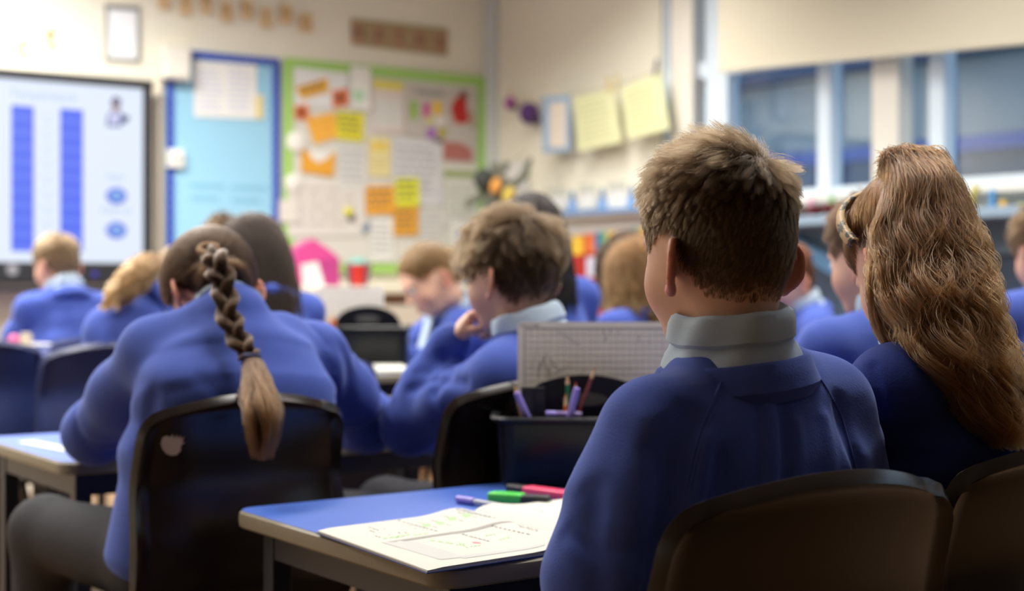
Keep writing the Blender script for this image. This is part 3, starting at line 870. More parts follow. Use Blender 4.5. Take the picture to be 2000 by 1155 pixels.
# ------------------------------------------------------------------ furniture
PLASTIC = mat('brown_polypropylene', rgb(27, 20, 17), rough=.22, spec=.5, noise=.06, nscale=20, bump=.06, bscale=900)
NAVYP = mat('navy_polypropylene', rgb(40, 50, 92), rough=.35, spec=.5)
STEEL = mat('dark_steel', rgb(30, 31, 36), rough=.4, spec=.5)
def chair(label, left, right, ztop, m, group=None):
    """left/right = world points of the top corners of the back"""
    left, right = np.array(left), np.array(right)
    c = (left + right) / 2; wdt = np.linalg.norm((right - left)[:2]); ang = math.atan2(right[1] - left[1], right[0] - left[0])
    t = thing('school_chair', label, 'chair', (c[0], c[1], 0), ang, group)
    k = ztop / .806
    prof = np.array([(0.0, .806), (.004, .790), (.012, .76), (.026, .715), (.034, .68), (.028, .645), (.014, .60), (.010, .55), (.014, .50), (.030, .462), (.062, .438), (.11, .428), (.18, .424), (.26, .428), (.34, .434), (.385, .432), (.405, .415)])
    tt = np.linspace(0, len(prof) - 1, 40); ii = np.minimum(tt.astype(int), len(prof) - 2); fr_ = (tt - ii)[:, None]
    pr = prof[ii] * (1 - fr_) + prof[ii + 1] * fr_
    for _ in range(3): pr[1:-1] = (pr[:-2] + 2 * pr[1:-1] + pr[2:]) / 4
    nu = 25
    U = np.linspace(-1, 1, nu)
    V = []
    s = np.concatenate([[0], np.cumsum(np.linalg.norm(np.diff(pr, axis=0), axis=1))])
    for j, (y, z) in enumerate(pr):
        back = np.clip((z - .45) / .1, 0, 1)
        hw = wdt / 2 * (1 + .09 * np.clip((.806 - z) / .3, 0, 1))
        R_ = .045
        if s[j] < R_: hw = hw - R_ + math.sqrt(max(R_ ** 2 - (R_ - s[j]) ** 2, 0))
        e = max(s[-1] - s[j], 0)
        if e < .05: hw = hw - .05 + math.sqrt(max(.05 ** 2 - (.05 - e) ** 2, 0))
        for u in U:
            sg = np.clip((abs(u) - .90) / .10, 0, 1) ** 2
            tp = np.clip((.018 - s[j]) / .018, 0, 1) ** 2
            yy = y + (.030 * u * u - .012 * max(sg, tp)) * back
            zz = z + .022 * (1 - u * u) * np.clip((z - .6) / .2, 0, 1) + (1 - back) * (.012 * u * u)
            V.append((u * hw, yy, zz * k))
    Fs = [(j * nu + i, j * nu + i + 1, (j + 1) * nu + i + 1, (j + 1) * nu + i) for j in range(len(pr) - 1) for i in range(nu - 1)]
    sh = MB().add(V, Fs).build('shell', m, t, True)
    md = sh.modifiers.new('thick', 'SOLIDIFY'); md.thickness = .017; md.offset = 0
    bv = sh.modifiers.new('bev', 'BEVEL'); bv.width = .0082; bv.segments = 5; bv.limit_method = 'ANGLE'; bv.angle_limit = math.radians(50)
    for sx in (-1, 1):
        MB().tube([(sx * wdt * .40, .10, .415 * k), (sx * wdt * .46, .03, .20 * k), (sx * wdt * .48, -.01, .004)], .0125, 10).build('leg', STEEL, t, True)
        MB().tube([(sx * wdt * .40, .30, .415 * k), (sx * wdt * .44, .36, .20 * k), (sx * wdt * .46, .40, .004)], .0125, 10).build('leg', STEEL, t, True)
        MB().tube([(sx * wdt * .40, .09, .412 * k), (sx * wdt * .40, .31, .412 * k)], .0125, 10).build('seat_rail', STEEL, t, True)
    return t
BLUETOP = mat('blue_laminate', rgb(62, 98, 186), rough=.42, spec=.45, noise=.06, nscale=60, bump=.03, bscale=600)
EDGE = mat('beige_edge', rgb(130, 123, 107), rough=.5, noise=.10, nscale=40)
NAVYM = mat('navy_frame', rgb(28, 34, 52), rough=.45, spec=.5)
def rounded_rect(x0, x1, y0, y1, r, n=6):
    P = []
    for cx, cy, a0 in ((x1 - r, y1 - r, 0), (x0 + r, y1 - r, 90), (x0 + r, y0 + r, 180), (x1 - r, y0 + r, 270)):
        for i in range(n + 1):
            a = math.radians(a0 + 90 * i / n); P.append((cx + r * math.cos(a), cy + r * math.sin(a)))
    return P
def desk(label, x0, x1, y0, y1, z, rz=0.0, top=BLUETOP, group=None):
    cx, cy = (x0 + x1) / 2, (y0 + y1) / 2; hx, hy = (x1 - x0) / 2, (y1 - y0) / 2
    t = thing('classroom_table', label, 'table', (cx, cy, 0), rz, group)
    def prism(P, z0, z1): return MB().slab([(x, y, z0) for x, y in P], (0, 0, 1), z1 - z0)
    prism(rounded_rect(-hx + .004, hx - .004, -hy + .004, hy - .004, .036), z - .02, z).build('table_top', top, t)
    P0 = rounded_rect(-hx, hx, -hy, hy, .04, 8); n = len(P0)
    prof = [(-.012, -.027), (-.003, -.027), (.0, -.024), (.001, -.012), (.0, -.004), (-.004, -.0006), (-.012, -.0006)]
    V, Fs = [], []
    for i, (x, y) in enumerate(P0):
        a = np.array(P0[(i + 1) % n]) - np.array(P0[i - 1]); nn = np.array([a[1], -a[0]]) / np.linalg.norm(a)
        for o_, zz in prof: V.append((x + nn[0] * o_, y + nn[1] * o_, z + zz))
    k = len(prof)
    for i in range(n):
        for j in range(k):
            Fs.append((i * k + j, ((i + 1) % n) * k + j, ((i + 1) % n) * k + (j + 1) % k, i * k + (j + 1) % k))
    MB().add(V, Fs).build('edge_band', EDGE, t, True)
    for sx in (-1, 1):
        for sy in (-1, 1):
            MB().box((sx * (hx - .055), sy * (hy - .055), (z - .028) / 2), (.035, .035, z - .028)).build('leg', NAVYM, t, bevel=.003)
        MB().box((sx * (hx - .055), 0, z - .052), (.030, 2 * hy - .145, .048)).build('rail', NAVYM, t, bevel=.002)
    for sy in (-1, 1): MB().box((0, sy * (hy - .055), z - .052), (2 * hx - .145, .030, .048)).build('rail', NAVYM, t, bevel=.002)
    return t
ZD = .66
desk('blue topped table with the open workbook, beige edge and navy legs', .99, 2.19, 1.560, 2.185, ZD)
desk('blue topped table under the elbows of the girl with the plait', .965, 2.165, 2.93, 3.53, ZD)
desk('blue topped table beyond the empty navy chair', .98, 2.12, 4.74, 5.20, ZD)
desk('blue topped table in front of the fair haired boy below the screen', 1.15, 2.35, 5.98, 6.50, ZD)
desk('pale edged table under the black tray and the second open book', 2.14, 2.74, 4.0, 5.1, .735, top=mat('grey_laminate', rgb(120, 132, 150), rough=.4))
desk('blue topped table in front of the boy in the right hand column', 2.45, 3.65, 2.62, 3.22, ZD)
chair('dark brown plastic chair behind the boy with spiky hair', at(1338, 1003, 1.367), at(1895, 947, 1.567), .806, PLASTIC)
chair('dark brown plastic chair behind the girl with the leopard headband', (1.357, 1.047, .8), (1.757, 1.060, .8), .806, PLASTIC)
c3 = chair('dark brown plastic chair with a torn white sticker behind the girl with the plait', (.896, 2.300, .8), (1.270, 2.300, .8), .806, PLASTIC)
chair('dark brown plastic chair behind the boy resting his chin on his hand', (1.45, 2.235, .8), (1.85, 2.265, .8), .812, PLASTIC)
chair('empty navy plastic chair at the left edge, nearest the screen', (1.00, 4.43, .8), (1.41, 4.44, .8), .826, NAVYP)
chair('navy plastic chair behind the slumped blonde girl', (1.362, 4.30, .8), (1.765, 4.31, .8), .815, NAVYP)
chair('navy plastic chair under the fair haired boy below the screen', (1.60, 5.18, .8), (2.0, 5.18, .8), .80, NAVYP)
# torn sticker on the plait girl's chair
bpy.context.view_layer.update()
dg = bpy.context.evaluated_depsgraph_get()
shell3 = [c for c in c3.children if c.name.startswith('shell')][0]
W3 = Matrix.Translation(c3.location) @ Matrix.Rotation(c3.rotation_euler.z, 4, 'Z')
bvh3 = BVHTree.FromObject(shell3, dg)
W3i = W3.inverted()
out = [(314, 867), (317, 855), (325, 851), (332, 854), (337, 848), (340, 857), (345, 849), (347, 858), (353, 850), (352, 860), (360, 853), (355, 864), (361, 864), (353, 871), (353, 880), (345, 889), (333, 890), (324, 886), (317, 877)]
o_l = W3i @ Vector(CAM)
pts = []
for x, y in out + [(336, 869)]:
    d = (W3i.to_3x3() @ Vector(sight(x, y))).normalized()
    hit = bvh3.ray_cast(o_l, d)
    pts.append(np.array(hit[0]) + np.array(hit[1]) * .0008 if hit[0] else None)
if all(p is not None for p in pts):
    n = len(out); b = MB(); b.add(pts, [(i, (i + 1) % n, n) for i in range(n)])
    b.build('torn_sticker', mat('dirty_white_paper', rgb(196, 186, 170), rough=.8, noise=.1, nscale=80), c3)
# ------------------------------------------------------------------ front wall: screen, boards, papers
WX, WZ, WN = np.array([1.0, 0, 0]), np.array([0, 0, 1.0]), np.array([0, -1.0, 0])
def wq(quad, dist):                       # survey points on the front wall at a given stand-off
    return [on_y(x, y, YF - dist) for x, y in quad]
def sheet(name, label, cat, quad, dist, m, t=.0015, group=None, side=False, X=None):
    pts = wq(quad, dist) if not side else [on_x(x, y, X) for x, y in quad]
    n = WN if not side else np.array([-1.0, 0, 0])
    c = np.mean(pts, 0)
    o = MB().slab([p - c for p in pts], n, t).build(name, m)
    o.location = c
    tag(o, label, cat, group)
    return o
def onto(o, name, quad, dist, m, t=.0006, side=False, X=None):
    pts = wq(quad, dist) if not side else [on_x(x, y, X) for x, y in quad]
    c = np.array(o.location)
    return MB().slab([p - c for p in pts], WN if not side else np.array([-1.0, 0, 0]), t).build(name, m, o)
def rq(x0, y0, x1, y1, s=.098):           # a level rectangle seen on the receding wall (s = slope of its edges at the board top)
    k = lambda y: (HY - y) / 4090.0
    return [(x0, y0), (x1, y0 + (x1 - x0) * k(y0)), (x1, y1 + (x1 - x0) * k(y1)), (x0, y1)]

# interactive screen
TVD = .09
sc_r = on_y(279, 174, YF - TVD); sc_b = on_y(279, 514, YF - TVD)
zt, zb, xr = sc_r[2], sc_b[2], sc_r[0]
Hs = zt - zb; xl = xr - Hs * 16 / 9
tv = thing('wall_screen', 'large black framed screen showing two blue bars on a pale page', 'screen', ((xl + xr) / 2, YF - .05, (zt + zb) / 2))
T = np.array(tv.location)
BLACK = mat('black_bezel', rgb(38, 38, 40), rough=.35, spec=.5)
MB().box((0, .005, 0), (xr - xl + .09, .08, Hs + .06)).build('casing', BLACK, tv, bevel=.006)
for (nm, c, s_) in (('bezel', (0, -.045, Hs / 2 + .022), (xr - xl + .10, .03, .044)), ('bezel', ((xr - xl) / 2 + .022, -.045, 0), (.044, .03, Hs)), ('bezel', (-(xr - xl) / 2 - .022, -.045, 0), (.044, .03, Hs)), ('bottom_bezel', (0, -.045, -Hs / 2 - .05), (xr - xl + .10, .036, .10)), ('pen_tray', (0, -.055, -Hs / 2 - .125), (xr - xl - .2, .07, .03))):
    MB().box(c, s_).build(nm, BLACK, tv, bevel=.005)
def lcd(name, r, g, b, e=1.0): return mat('lcd_' + name, rgb(r, g, b), emit=e)
MB().box((0, -.037, 0), (xr - xl, .004, Hs)).build('display', lcd('page', 226, 236, 254, 1.0), tv)
def on_tv(name, quad, m, lift=.0):
    pts = [on_y(x, y, YF - .05 - .0395 - lift) - T for x, y in quad]
    return MB().slab(pts, WN, .0008).build(name, m, tv)
for (x0, x1, ya) in ((22, 66, 205), (117.5, 162, 212)):
    for i in range(10):
        y0 = ya + (491 - ya) * i / 10; y1 = ya + (491 - ya) * (i + 1) / 10
        for j, (m, f0, f1) in enumerate(((lcd('bar', 74, 104, 240, 1), 0, .62), (lcd('bar_light', 92, 120, 246, 1), .62, 1))):
            a = y0 + (y1 - y0) * f0; c = y0 + (y1 - y0) * f1
            k = lambda y: (x1 - x0) * (HY - y) / 4090
            on_tv('bar_stripe', [(x0, a), (x1, a + k(a)), (x1, c + k(c)), (x0, c)], m)
for i in range(9):
    y = 224 + i * 29.5
    on_tv('table_row', [(72, y), (112, y + 3), (112, y + 5), (72, y + 2)], lcd('rowline', 206, 220, 246, 1))
    on_tv('row_number', [(88, y + 9), (97, y + 10), (97, y + 20), (88, y + 19)], lcd('faint', 208, 224, 240, 1))
GREY_LCD = lcd('heading', 176, 200, 222, 1)
def tv_text(s, x, y, size):
    p = on_y(x, y, YF - .0905) - T
    text_mesh('screen_text', s, size, GREY_LCD, tv, frame_matrix(p, WX, WZ, WN), .0004)
tv_text('Temperature', 85, 187, .060)
tv_text('Hide', 225, 347, .045)
tv_text('Reset all', 227, 411, .045)
for y in (383, 450):
    p = on_y(227, y, YF - .091) - T
    b = MB(); b.lathe([(.052, 0), (.052, .004), (.040, .009)], (0, 0, 0), 24, 1, .80)
    o = b.build('round_button', lcd('button', 80, 108, 226, 1), tv, True); o.matrix_local = frame_matrix(p, WX, WZ, WN)
    b = MB(); b.lathe([(.034, 0), (.030, .004)], (0, 0, .009), 20, 1, .7)
    o2 = b.build('button_face', lcd('buttonface', 128, 172, 232, 1), o, True)
# the little figure with a pointer on the page
def disc(name, x, y, rx, ry, m, lift):
    p = on_y(x, y, YF - .0895 - lift) - T
    o = MB().lathe([(1, 0), (1, .0008)], (0, 0, 0), 18, rx, ry).build(name, m, tv); o.matrix_local = frame_matrix(p, WX, WZ, WN)
on_tv('figure_body', [(209, 228), (216, 217), (236, 217), (243, 231), (236, 248), (208, 247)], lcd('fig_dark', 74, 92, 150, 1), .0005)
on_tv('figure_shirt', [(213, 226), (217, 219), (233, 219), (236, 229), (231, 243), (213, 243)], lcd('fig_shirt', 206, 206, 242, 1), .0014)
on_tv('figure_arm', [(238, 234), (245, 224), (254, 230), (244, 243)], lcd('fig_arm', 54, 66, 104, 1), .001)
disc('figure_head', 226, 205, .026, .034, lcd('fig_head', 178, 160, 158, 1), .001)
disc('figure_hair', 227, 199, .026, .026, lcd('fig_hair', 118, 112, 140, 1), .0016)
p = on_y(24, 527, YF - .115) - T
MB().lathe([(.028, 0), (.028, .004)], (0, 0, 0), 20).build('badge', mat('grey_badge', rgb(120, 120, 124), rough=.4), tv).matrix_local = frame_matrix(p, WX, WZ, WN)
p = on_y(185, 536, YF - .115) - T
MB().lathe([(.016, 0), (.016, .006)], (0, 0, 0), 20).build('power_button', mat('blue_power_light', rgb(70, 60, 190), emit=.7), tv).matrix_local = frame_matrix(p, WX, WZ, WN)

# blue board
def board(label, quad, field_m, border_m, bw, scallop=False):
    pts = wq(quad, .022); c = np.mean(pts, 0)
    t = thing('notice_board', label, 'notice board', c)
    MB().slab([p - c for p in pts], -WN, .02).build('backing', field_m, t)
    x0, x1 = pts[0][0], pts[1][0]; z1, z0 = pts[0][2], pts[3][2]
    y = YF - .022 - .002
    def strip(cx, cz, sx, sz): MB().box((cx - c[0], y - c[1], cz - c[2]), (sx, .004, sz)).build('border_strip', border_m, t)
    strip((x0 + x1) / 2, z1 - bw / 2, x1 - x0, bw); strip((x0 + x1) / 2, z0 + bw / 2, x1 - x0, bw)
    strip(x0 + bw / 2, (z0 + z1) / 2, bw, z1 - z0 - 2 * bw - .002); strip(x1 - bw / 2, (z0 + z1) / 2, bw, z1 - z0 - 2 * bw - .002)
    if scallop:
        b = MB()
        n = int((x1 - x0) / .05)
        for i in range(n): b.lathe([(.024, 0), (.024, .003)], (x0 + (i + .5) * (x1 - x0) / n - c[0], 0, 0), 10)
        b2 = MB()
        for i in range(n):
            cx = x0 + (i + .5) * (x1 - x0) / n - c[0]
            b2.add([(cx + .024 * math.cos(a), y - c[1] - .001, z1 - bw - c[2] + .018 * math.sin(a)) for a in np.linspace(0, 2 * math.pi, 12, endpoint=False)], [tuple(range(12))])
        n = int((z1 - z0) / .05)
        for i in range(n):
            cz = z0 + (i + .5) * (z1 - z0) / n - c[2]
            for xx in (x0 + bw, x1 - bw):
                b2.add([(xx - c[0] + .018 * math.cos(a), y - c[1] - .001, cz + .024 * math.sin(a)) for a in np.linspace(0, 2 * math.pi, 12, endpoint=False)], [tuple(range(12))])
        tag(b2.build('scalloped_edge', border_m, t), kind='stuff')
    return t
zlow = on_y(552, 533, YF)[2]
tl, tr_ = on_y(325, 93, YF - .022), on_y(546, 116, YF - .022)
bb = board('pale blue display board with a dark blue scalloped border beside the screen', [(325, 93.5), (546, 116), (546, 560), (325, 560)], mat('pale_blue_paper', rgb(146, 196, 222), rough=.8, noise=.04, nscale=4), mat('dark_blue_border', rgb(56, 80, 176), rough=.7), .030, True)
LINE = mat('faint_pencil', rgb(188, 190, 205), rough=.8)
PAPER = mat('white_paper', rgb(226, 226, 222), rough=.8)
PAPER2 = mat('grey_white_paper', rgb(208, 208, 204), rough=.8, noise=.05, nscale=20)
s_ = sheet('paper_sheet', 'white lined sheet pinned high on the pale blue board', 'paper', [(379, 118), (501, 127), (501, 233), (379, 228)], .026, PAPER)
for i in range(8):
    y = 134 + i * 11
    for (xa, xb) in ((386, 386 + 40 + (i * 17) % 14), (446, 446 + 34 + (i * 11) % 12)):
        onto(s_, 'text_line', [(xa, y), (xb, y + (xb - xa) * .06), (xb, y + 4 + (xb - xa) * .06), (xa, y + 4)], .0276, mat('pale_ink', rgb(196, 200, 222), rough=.8))
s_ = sheet('sticky_note', 'small yellow and white slip beside the sheet on the pale blue board', 'note', [(499, 184), (514, 185), (514, 233), (499, 232)], .028, mat('cream_note', rgb(222, 214, 178), rough=.8))
onto(s_, 'yellow_strip', [(501, 192), (508, 192.5), (508, 229), (501, 228.5)], .0297, mat('mustard', rgb(226, 200, 110), rough=.8))
for i, (xa, ya, tx) in enumerate(((372, 358, 66), (452, 362, 70))):
    for j in range(2):
        y = ya + j * 24
        onto(bb, 'faint_writing', [(xa, y), (xa + tx - j * 12, y + 2), (xa + tx - j * 12, y + 11), (xa, y + 9)], .0228, mat('teal_ink', rgb(126, 180, 206), rough=.8))
# green board
gb = board('green bordered working wall crowded with papers and sticky notes', [(553, 112), (948, 154), (948, 536), (553, 534)], mat('board_cream', rgb(212, 210, 202), rough=.85, noise=.04, nscale=8), mat('lime_border', rgb(158, 202, 106), rough=.7), .058)
ORANGE = mat('orange_card', rgb(230, 172, 60), rough=.8); YEL = mat('yellow_card', rgb(226, 218, 48), rough=.8)
ORANGE2 = mat('deep_orange_card', rgb(222, 160, 54), rough=.8)
GREYLN = mat('grey_print', rgb(168, 168, 170), rough=.8); INK = mat('soft_black_ink', rgb(96, 88, 84), rough=.8)
def text_rows(o, q, rows, dist, m, fill=.8, seed=0):
    """rows of tiny printed or written words on a sheet"""
    r = random.Random(seed); q = [np.array(p, float) for p in q]
    for i in range(rows):
        v0 = .12 + .78 * i / rows; v1 = v0 + .32 / rows
        u = .08
        while u < fill:
            du = r.uniform(.10, .28)
            P_ = lambda u_, v_: tuple((q[0] * (1 - u_) + q[1] * u_) * (1 - v_) + (q[3] * (1 - u_) + q[2] * u_) * v_)
            u2 = min(u + du, fill + .08)
            onto(o, 'word', [P_(u, v0), P_(u2, v0), P_(u2, v1), P_(u, v1)], dist, m, .0003)
            u = u2 + .04
papers = [
 ('tilted orange strip near the top left of the green board', [(576, 170), (639, 152), (642, 179), (589, 194)], .030, ORANGE, 2, INK),
 ('orange card beside the yellow card on the green board', [(597, 231), (652, 219), (660, 268), (614, 282)], .030, mat('light_orange_card', rgb(238, 178, 74), rough=.8), 3, ORANGE2),
 ('bright yellow card touching the orange card, upper left of the green board', [(657, 216), (711, 222), (709, 277), (657, 271)], .033, YEL, 4, INK),
 ('orange pocket card with a torn white top on the green board', [(589, 293), (655, 300), (651, 346), (588, 336)], .030, ORANGE2, 0, None),
 ('white poster with a pale green badge hanging over the lime border', [(684, 128), (724, 133), (723, 217), (684, 212)], .036, PAPER, 0, None),
 ('sheet under a yellow heading strip, top centre of the green board', [(727, 154), (790, 161), (789, 262), (727, 258)], .030, mat('pinkish_paper', rgb(214, 200, 194), rough=.8), 0, None),
 ('pale yellow table sheet hanging under the yellow headed sheet', [(720, 266), (764, 269), (763, 346), (720, 344)], .030, mat('pale_yellow_paper', rgb(224, 212, 158), rough=.8), 0, None),
 ('large bluish white sheet to the right of the pale yellow table', [(766, 268), (862, 276), (862, 402), (766, 400)], .028, mat('bluish_paper', rgb(206, 207, 212), rough=.8), 7, GREYLN),
 ('poster of bright toys and a red ball, top right of the green board', [(792, 164), (932, 178), (931, 318), (862, 314), (862, 270), (792, 264)], .029, mat('grey_poster', rgb(190, 184, 178), rough=.7, noise=.08, nscale=14), 0, None),
 ('written sheet under an olive heading strip, right edge of the green board', [(866, 333), (930, 337), (930, 442), (866, 441)], .030, PAPER2, 0, None),
 ('orange note left of the lower yellow note', [(714, 364), (769, 362), (771, 417), (715, 419)], .034, mat('orange_note', rgb(236, 168, 52), rough=.8), 3, INK),
 ('yellow note above the lowest orange note', [(771, 349), (818, 348), (820, 402), (773, 403)], .038, mat('lime_yellow_note', rgb(226, 228, 60), rough=.8), 3, INK),
 ('lowest orange note, hanging under the yellow note', [(768, 406), (817, 405), (816, 459), (768, 459)], .036, mat('amber_note', rgb(228, 164, 48), rough=.8), 4, INK),
 ('white sheet with grey drawings, left side of the green board', [(661, 281), (718, 285), (717, 372), (661, 370)], .028, PAPER2, 5, GREYLN),
 ('wide white diagram sheet above the pink folder', [(562, 352), (712, 354), (712, 462), (562, 462)], .027, mat('ivory_paper', rgb(214, 210, 204), rough=.8), 5, mat('taupe_print', rgb(190, 182, 174), rough=.8)),
 ('narrow white sheet left of the face of the fair haired girl', [(724, 424), (768, 426), (767, 512), (724, 511)], .031, PAPER, 6, GREYLN),
 ('plain white sheet at the top left corner of the green board', [(574, 131), (680, 143), (680, 214), (574, 206)], .027, mat('cool_white_paper', rgb(220, 221, 222), rough=.8), 0, None),
 ('plain pale sheet between the yellow note and the written sheet', [(822, 404), (864, 405), (864, 500), (822, 500)], .029, PAPER2, 7, GREYLN)]
PS = {}
for i, (lb, q, ds, m, rows, im) in enumerate(papers):
    o = sheet('paper_sheet', lb, 'paper', q, ds, m); PS[i] = o
    if rows and len(q) == 4: text_rows(o, q, rows, ds + .0016, im, .8, i)
onto(PS[3], 'torn_paper', [(602, 294), (648, 298), (640, 309), (622, 318), (608, 309)], .0318, PAPER)
onto(PS[4], 'green_badge', [(690, 175), (711, 177), (711, 200), (690, 198)], .0378, mat('pale_green_print', rgb(176, 214, 180), rough=.8))
onto(PS[5], 'heading_strip', [(729, 157), (788, 163), (787, 176), (729, 171)], .0318, mat('heading_yellow', rgb(218, 206, 52), rough=.8))
onto(PS[5], 'inner_sheet', [(731, 190), (786, 195), (785, 250), (731, 247)], .0318, mat('inner_grey', rgb(206, 206, 202), rough=.8))
onto(PS[6], 'table_heading', [(724, 276), (758, 278), (757, 296), (724, 294)], .0318, mat('dark_cream', rgb(222, 196, 100), rough=.8))
text_rows(PS[6], [(722, 300), (762, 302), (761, 342), (722, 340)], 4, .0318, mat('ochre_print', rgb(206, 188, 128), rough=.8), .8, 3)
onto(PS[9], 'heading_strip', [(868, 333), (929, 337), (929, 348), (868, 346)], .0318, mat('olive_strip', rgb(138, 158, 88), rough=.8))
text_rows(PS[9], [(868, 350), (929, 352), (929, 440), (868, 440)], 7, .0318, mat('greenish_print', rgb(168, 174, 158), rough=.8), .85, 9)
dpo = .0308
for nm, q, c in (('green_toy', [(801, 196), (816, 197), (815, 234), (801, 232)], (140, 180, 70)), ('magenta_toy', [(826, 201), (840, 202), (838, 230), (827, 229)], (196, 70, 140)), ('yellow_toy', [(845, 197), (863, 199), (862, 226), (846, 224)], (226, 186, 56)), ('lime_toy', [(830, 229), (848, 230), (845, 242), (832, 240)], (206, 204, 110)), ('white_toy', [(851, 227), (868, 228), (866, 246), (852, 244)], (222, 216, 212)),
                 ('purple_toy', [(832, 252), (852, 251), (850, 270), (836, 270)], (164, 96, 188)), ('olive_toy', [(856, 250), (872, 251), (869, 270), (857, 268)], (176, 162, 46)), ('dark_toy', [(846, 270), (868, 272), (862, 280), (850, 279)], (96, 84, 92)), ('caption', [(811, 174), (866, 180), (866, 190), (811, 185)], (156, 152, 150)),
                 ('red_figure', [(880, 213), (886, 196), (899, 186), (911, 191), (912, 214), (916, 236), (906, 243), (888, 240)], (184, 44, 40)), ('brown_top', [(894, 188), (903, 176), (914, 180), (912, 196)], (128, 84, 74)), ('red_card', [(866, 276), (900, 279), (922, 292), (922, 316), (866, 312)], (174, 108, 102)), ('brown_patch', [(914, 214), (926, 220), (930, 252), (918, 248)], (172, 150, 130))):  # last shape is a plain brown patch printed on the poster
    onto(PS[8], nm, q, dpo + (.0008 if nm == 'brown_top' else 0), mat('print_' + nm, rgb(*c), rough=.7))
for (lb, q, c1, c2) in (('small orange and black picture slip, left edge of the green board', [(575, 207), (600, 204), (604, 231), (578, 235)], (232, 120, 50), (70, 52, 56)), ('small orange and black picture slip under the white poster', [(648, 178), (678, 172), (681, 206), (650, 211)], (222, 122, 70), (84, 52, 60))):
    o = sheet('picture_slip', lb, 'picture', q, .031, mat('slip_%d' % c1[1], rgb(*c1), rough=.8))
    cx, cy = np.mean([p[0] for p in q]), np.mean([p[1] for p in q])
    onto(o, 'dark_creature', [(cx - 8, cy - 2), (cx - 2, cy - 11), (cx + 5, cy - 6), (cx + 6, cy + 6), (cx - 3, cy + 11)], .0328, mat('creature_%d' % c2[0], rgb(*c2), rough=.8))
def paper_disc(label, x, y, r, ds, c, squash=1.0):
    p = on_y(x, y, YF - ds)
    o = MB().lathe([(r, 0), (r * .9, .008), (r * .3, .016)], (0, 0, 0), 18, 1, squash).build('paper_rosette', mat('rosette_%d' % c[2], rgb(*c), rough=.8), None, True)
    o.matrix_world = frame_matrix(p, WX, WZ, WN); tag(o, label, 'rosette')
paper_disc('white paper rosette on the left border of the green board, the upper one', 578, 278, .056, .030, (232, 230, 224))
paper_disc('white paper rosette on the left border of the green board, the lower one', 573, 358, .050, .030, (226, 224, 218))
bee = thing('paper_bee', 'tiny yellow and black paper bee on the green board', 'paper cutout', on_y(680, 414, YF - .03))
MB().ball((0, -.008, 0), (.026, .008, .026)).build('body', YEL, bee, True)
MB().ball((.012, -.010, -.030), (.022, .008, .02)).build('tail', mat('charcoal_card', rgb(74, 72, 70), rough=.8), bee, True)
pen = sheet('blue_drawing', 'small slate blue drawing above the white sheet', 'drawing', [(704, 446), (722, 432), (727, 442), (712, 458)], .030, mat('slate_drawing', rgb(126, 140, 160), rough=.8))
sheet('white_label', 'white label taped across the gap between blue and green boards', 'label', [(545, 390), (583, 392), (583, 436), (545, 434)], .034, mat('label_white', rgb(214, 210, 200), rough=.8))
sheet('blue_print', 'periwinkle print in a white mount behind the boy with his hand to his mouth', 'print', [(880, 436), (948, 440), (950, 556), (886, 558)], .034, PAPER)
o = sheet('blue_print', 'periwinkle panel mounted on the white backing beside the curly haired boy', 'print', [(893, 449), (942, 452), (943, 548), (898, 550)], .037, mat('periwinkle', rgb(134, 152, 208), rough=.8)); text_rows(o, [(893, 449), (942, 452), (943, 548), (898, 550)], 6, .0388, mat('pale_periwinkle', rgb(168, 182, 224), rough=.8), .7, 21)

# wall letters
WOOD = mat('pale_wood_tile', rgb(222, 192, 146), rough=.6, noise=.1, nscale=30); TAN = mat('brown_wood_tile', rgb(176, 138, 112), rough=.6, noise=.12, nscale=30)
DARKINK = mat('burnt_letter', rgb(92, 66, 50), rough=.7)
FADED = mat('faded_letter', rgb(160, 128, 84), rough=.7)
# eight hanging tiles
tiles = [(309, 333, -24, 16), (350, 374, -18, 27), (391, 413, -20, 25), (430, 453, 3, 40), (470, 493, 0, 36), (509, 530, 15, 52), (546, 570, 9, 45), (584, 609, 25, 61)]
for ch, (x0, x1, y0, y1) in zip('LEARNING', tiles):
    q = [(x0, y0), (x1, y0 + 2.6), (x1, y1 + 2.6), (x0, y1)]
    pts = wq(q, .012); c = np.mean(pts, 0)
    o = MB().slab([p - c for p in pts], WN, .008).build('letter_tile', WOOD, None, bevel=.001); o.location = c
    tag(o, 'pale wooden tile carrying the letter %s in the row above the blue board%s' % (ch, {1: ''}.get(1, '')), 'letter tile', 'wooden letter tiles in the long row')
    text_mesh('letter', ch, .085, FADED, o, frame_matrix((0, -.0088, 0), WX, WZ, WN))
names = {'N': 0}
for o in [o for o in COL.objects if o.name.startswith('letter_tile')]:
    if 'letter N' in o['label']:
        names['N'] += 1
        o['label'] = 'pale wooden tile with letter N %s the letter I tile' % ('just before' if names['N'] == 1 else 'just after')
pl = thing('letter_plaque', 'brown plaque of five letter squares spelling MATHS over the green board', 'plaque', on_y(780, 73, YF - .008))
c = np.array(pl.location)
q = [(686, 36), (874, 56.5), (873, 109.5), (687, 87)]
MB().slab([p - c for p in wq(q, .004)], WN, .008).build('backing_strip', mat('olive_wood', rgb(166, 152, 114), rough=.7, noise=.1, nscale=20), pl)
for i, ch in enumerate('MATHS'):
    x = 700 + i * 40.0; y = 63 + i * 4.6
    pts = wq([(x - 12, y - 20), (x + 12, y - 17.5), (x + 12, y + 23.5), (x - 12, y + 21)], .0125)
    t = MB().slab([p - c for p in pts], WN, .004).build('letter_square', TAN, pl)
    text_mesh('letter', ch, .085, DARKINK, t, frame_matrix(np.mean(pts, 0) - c + WN * .0045, WX, WZ, WN))
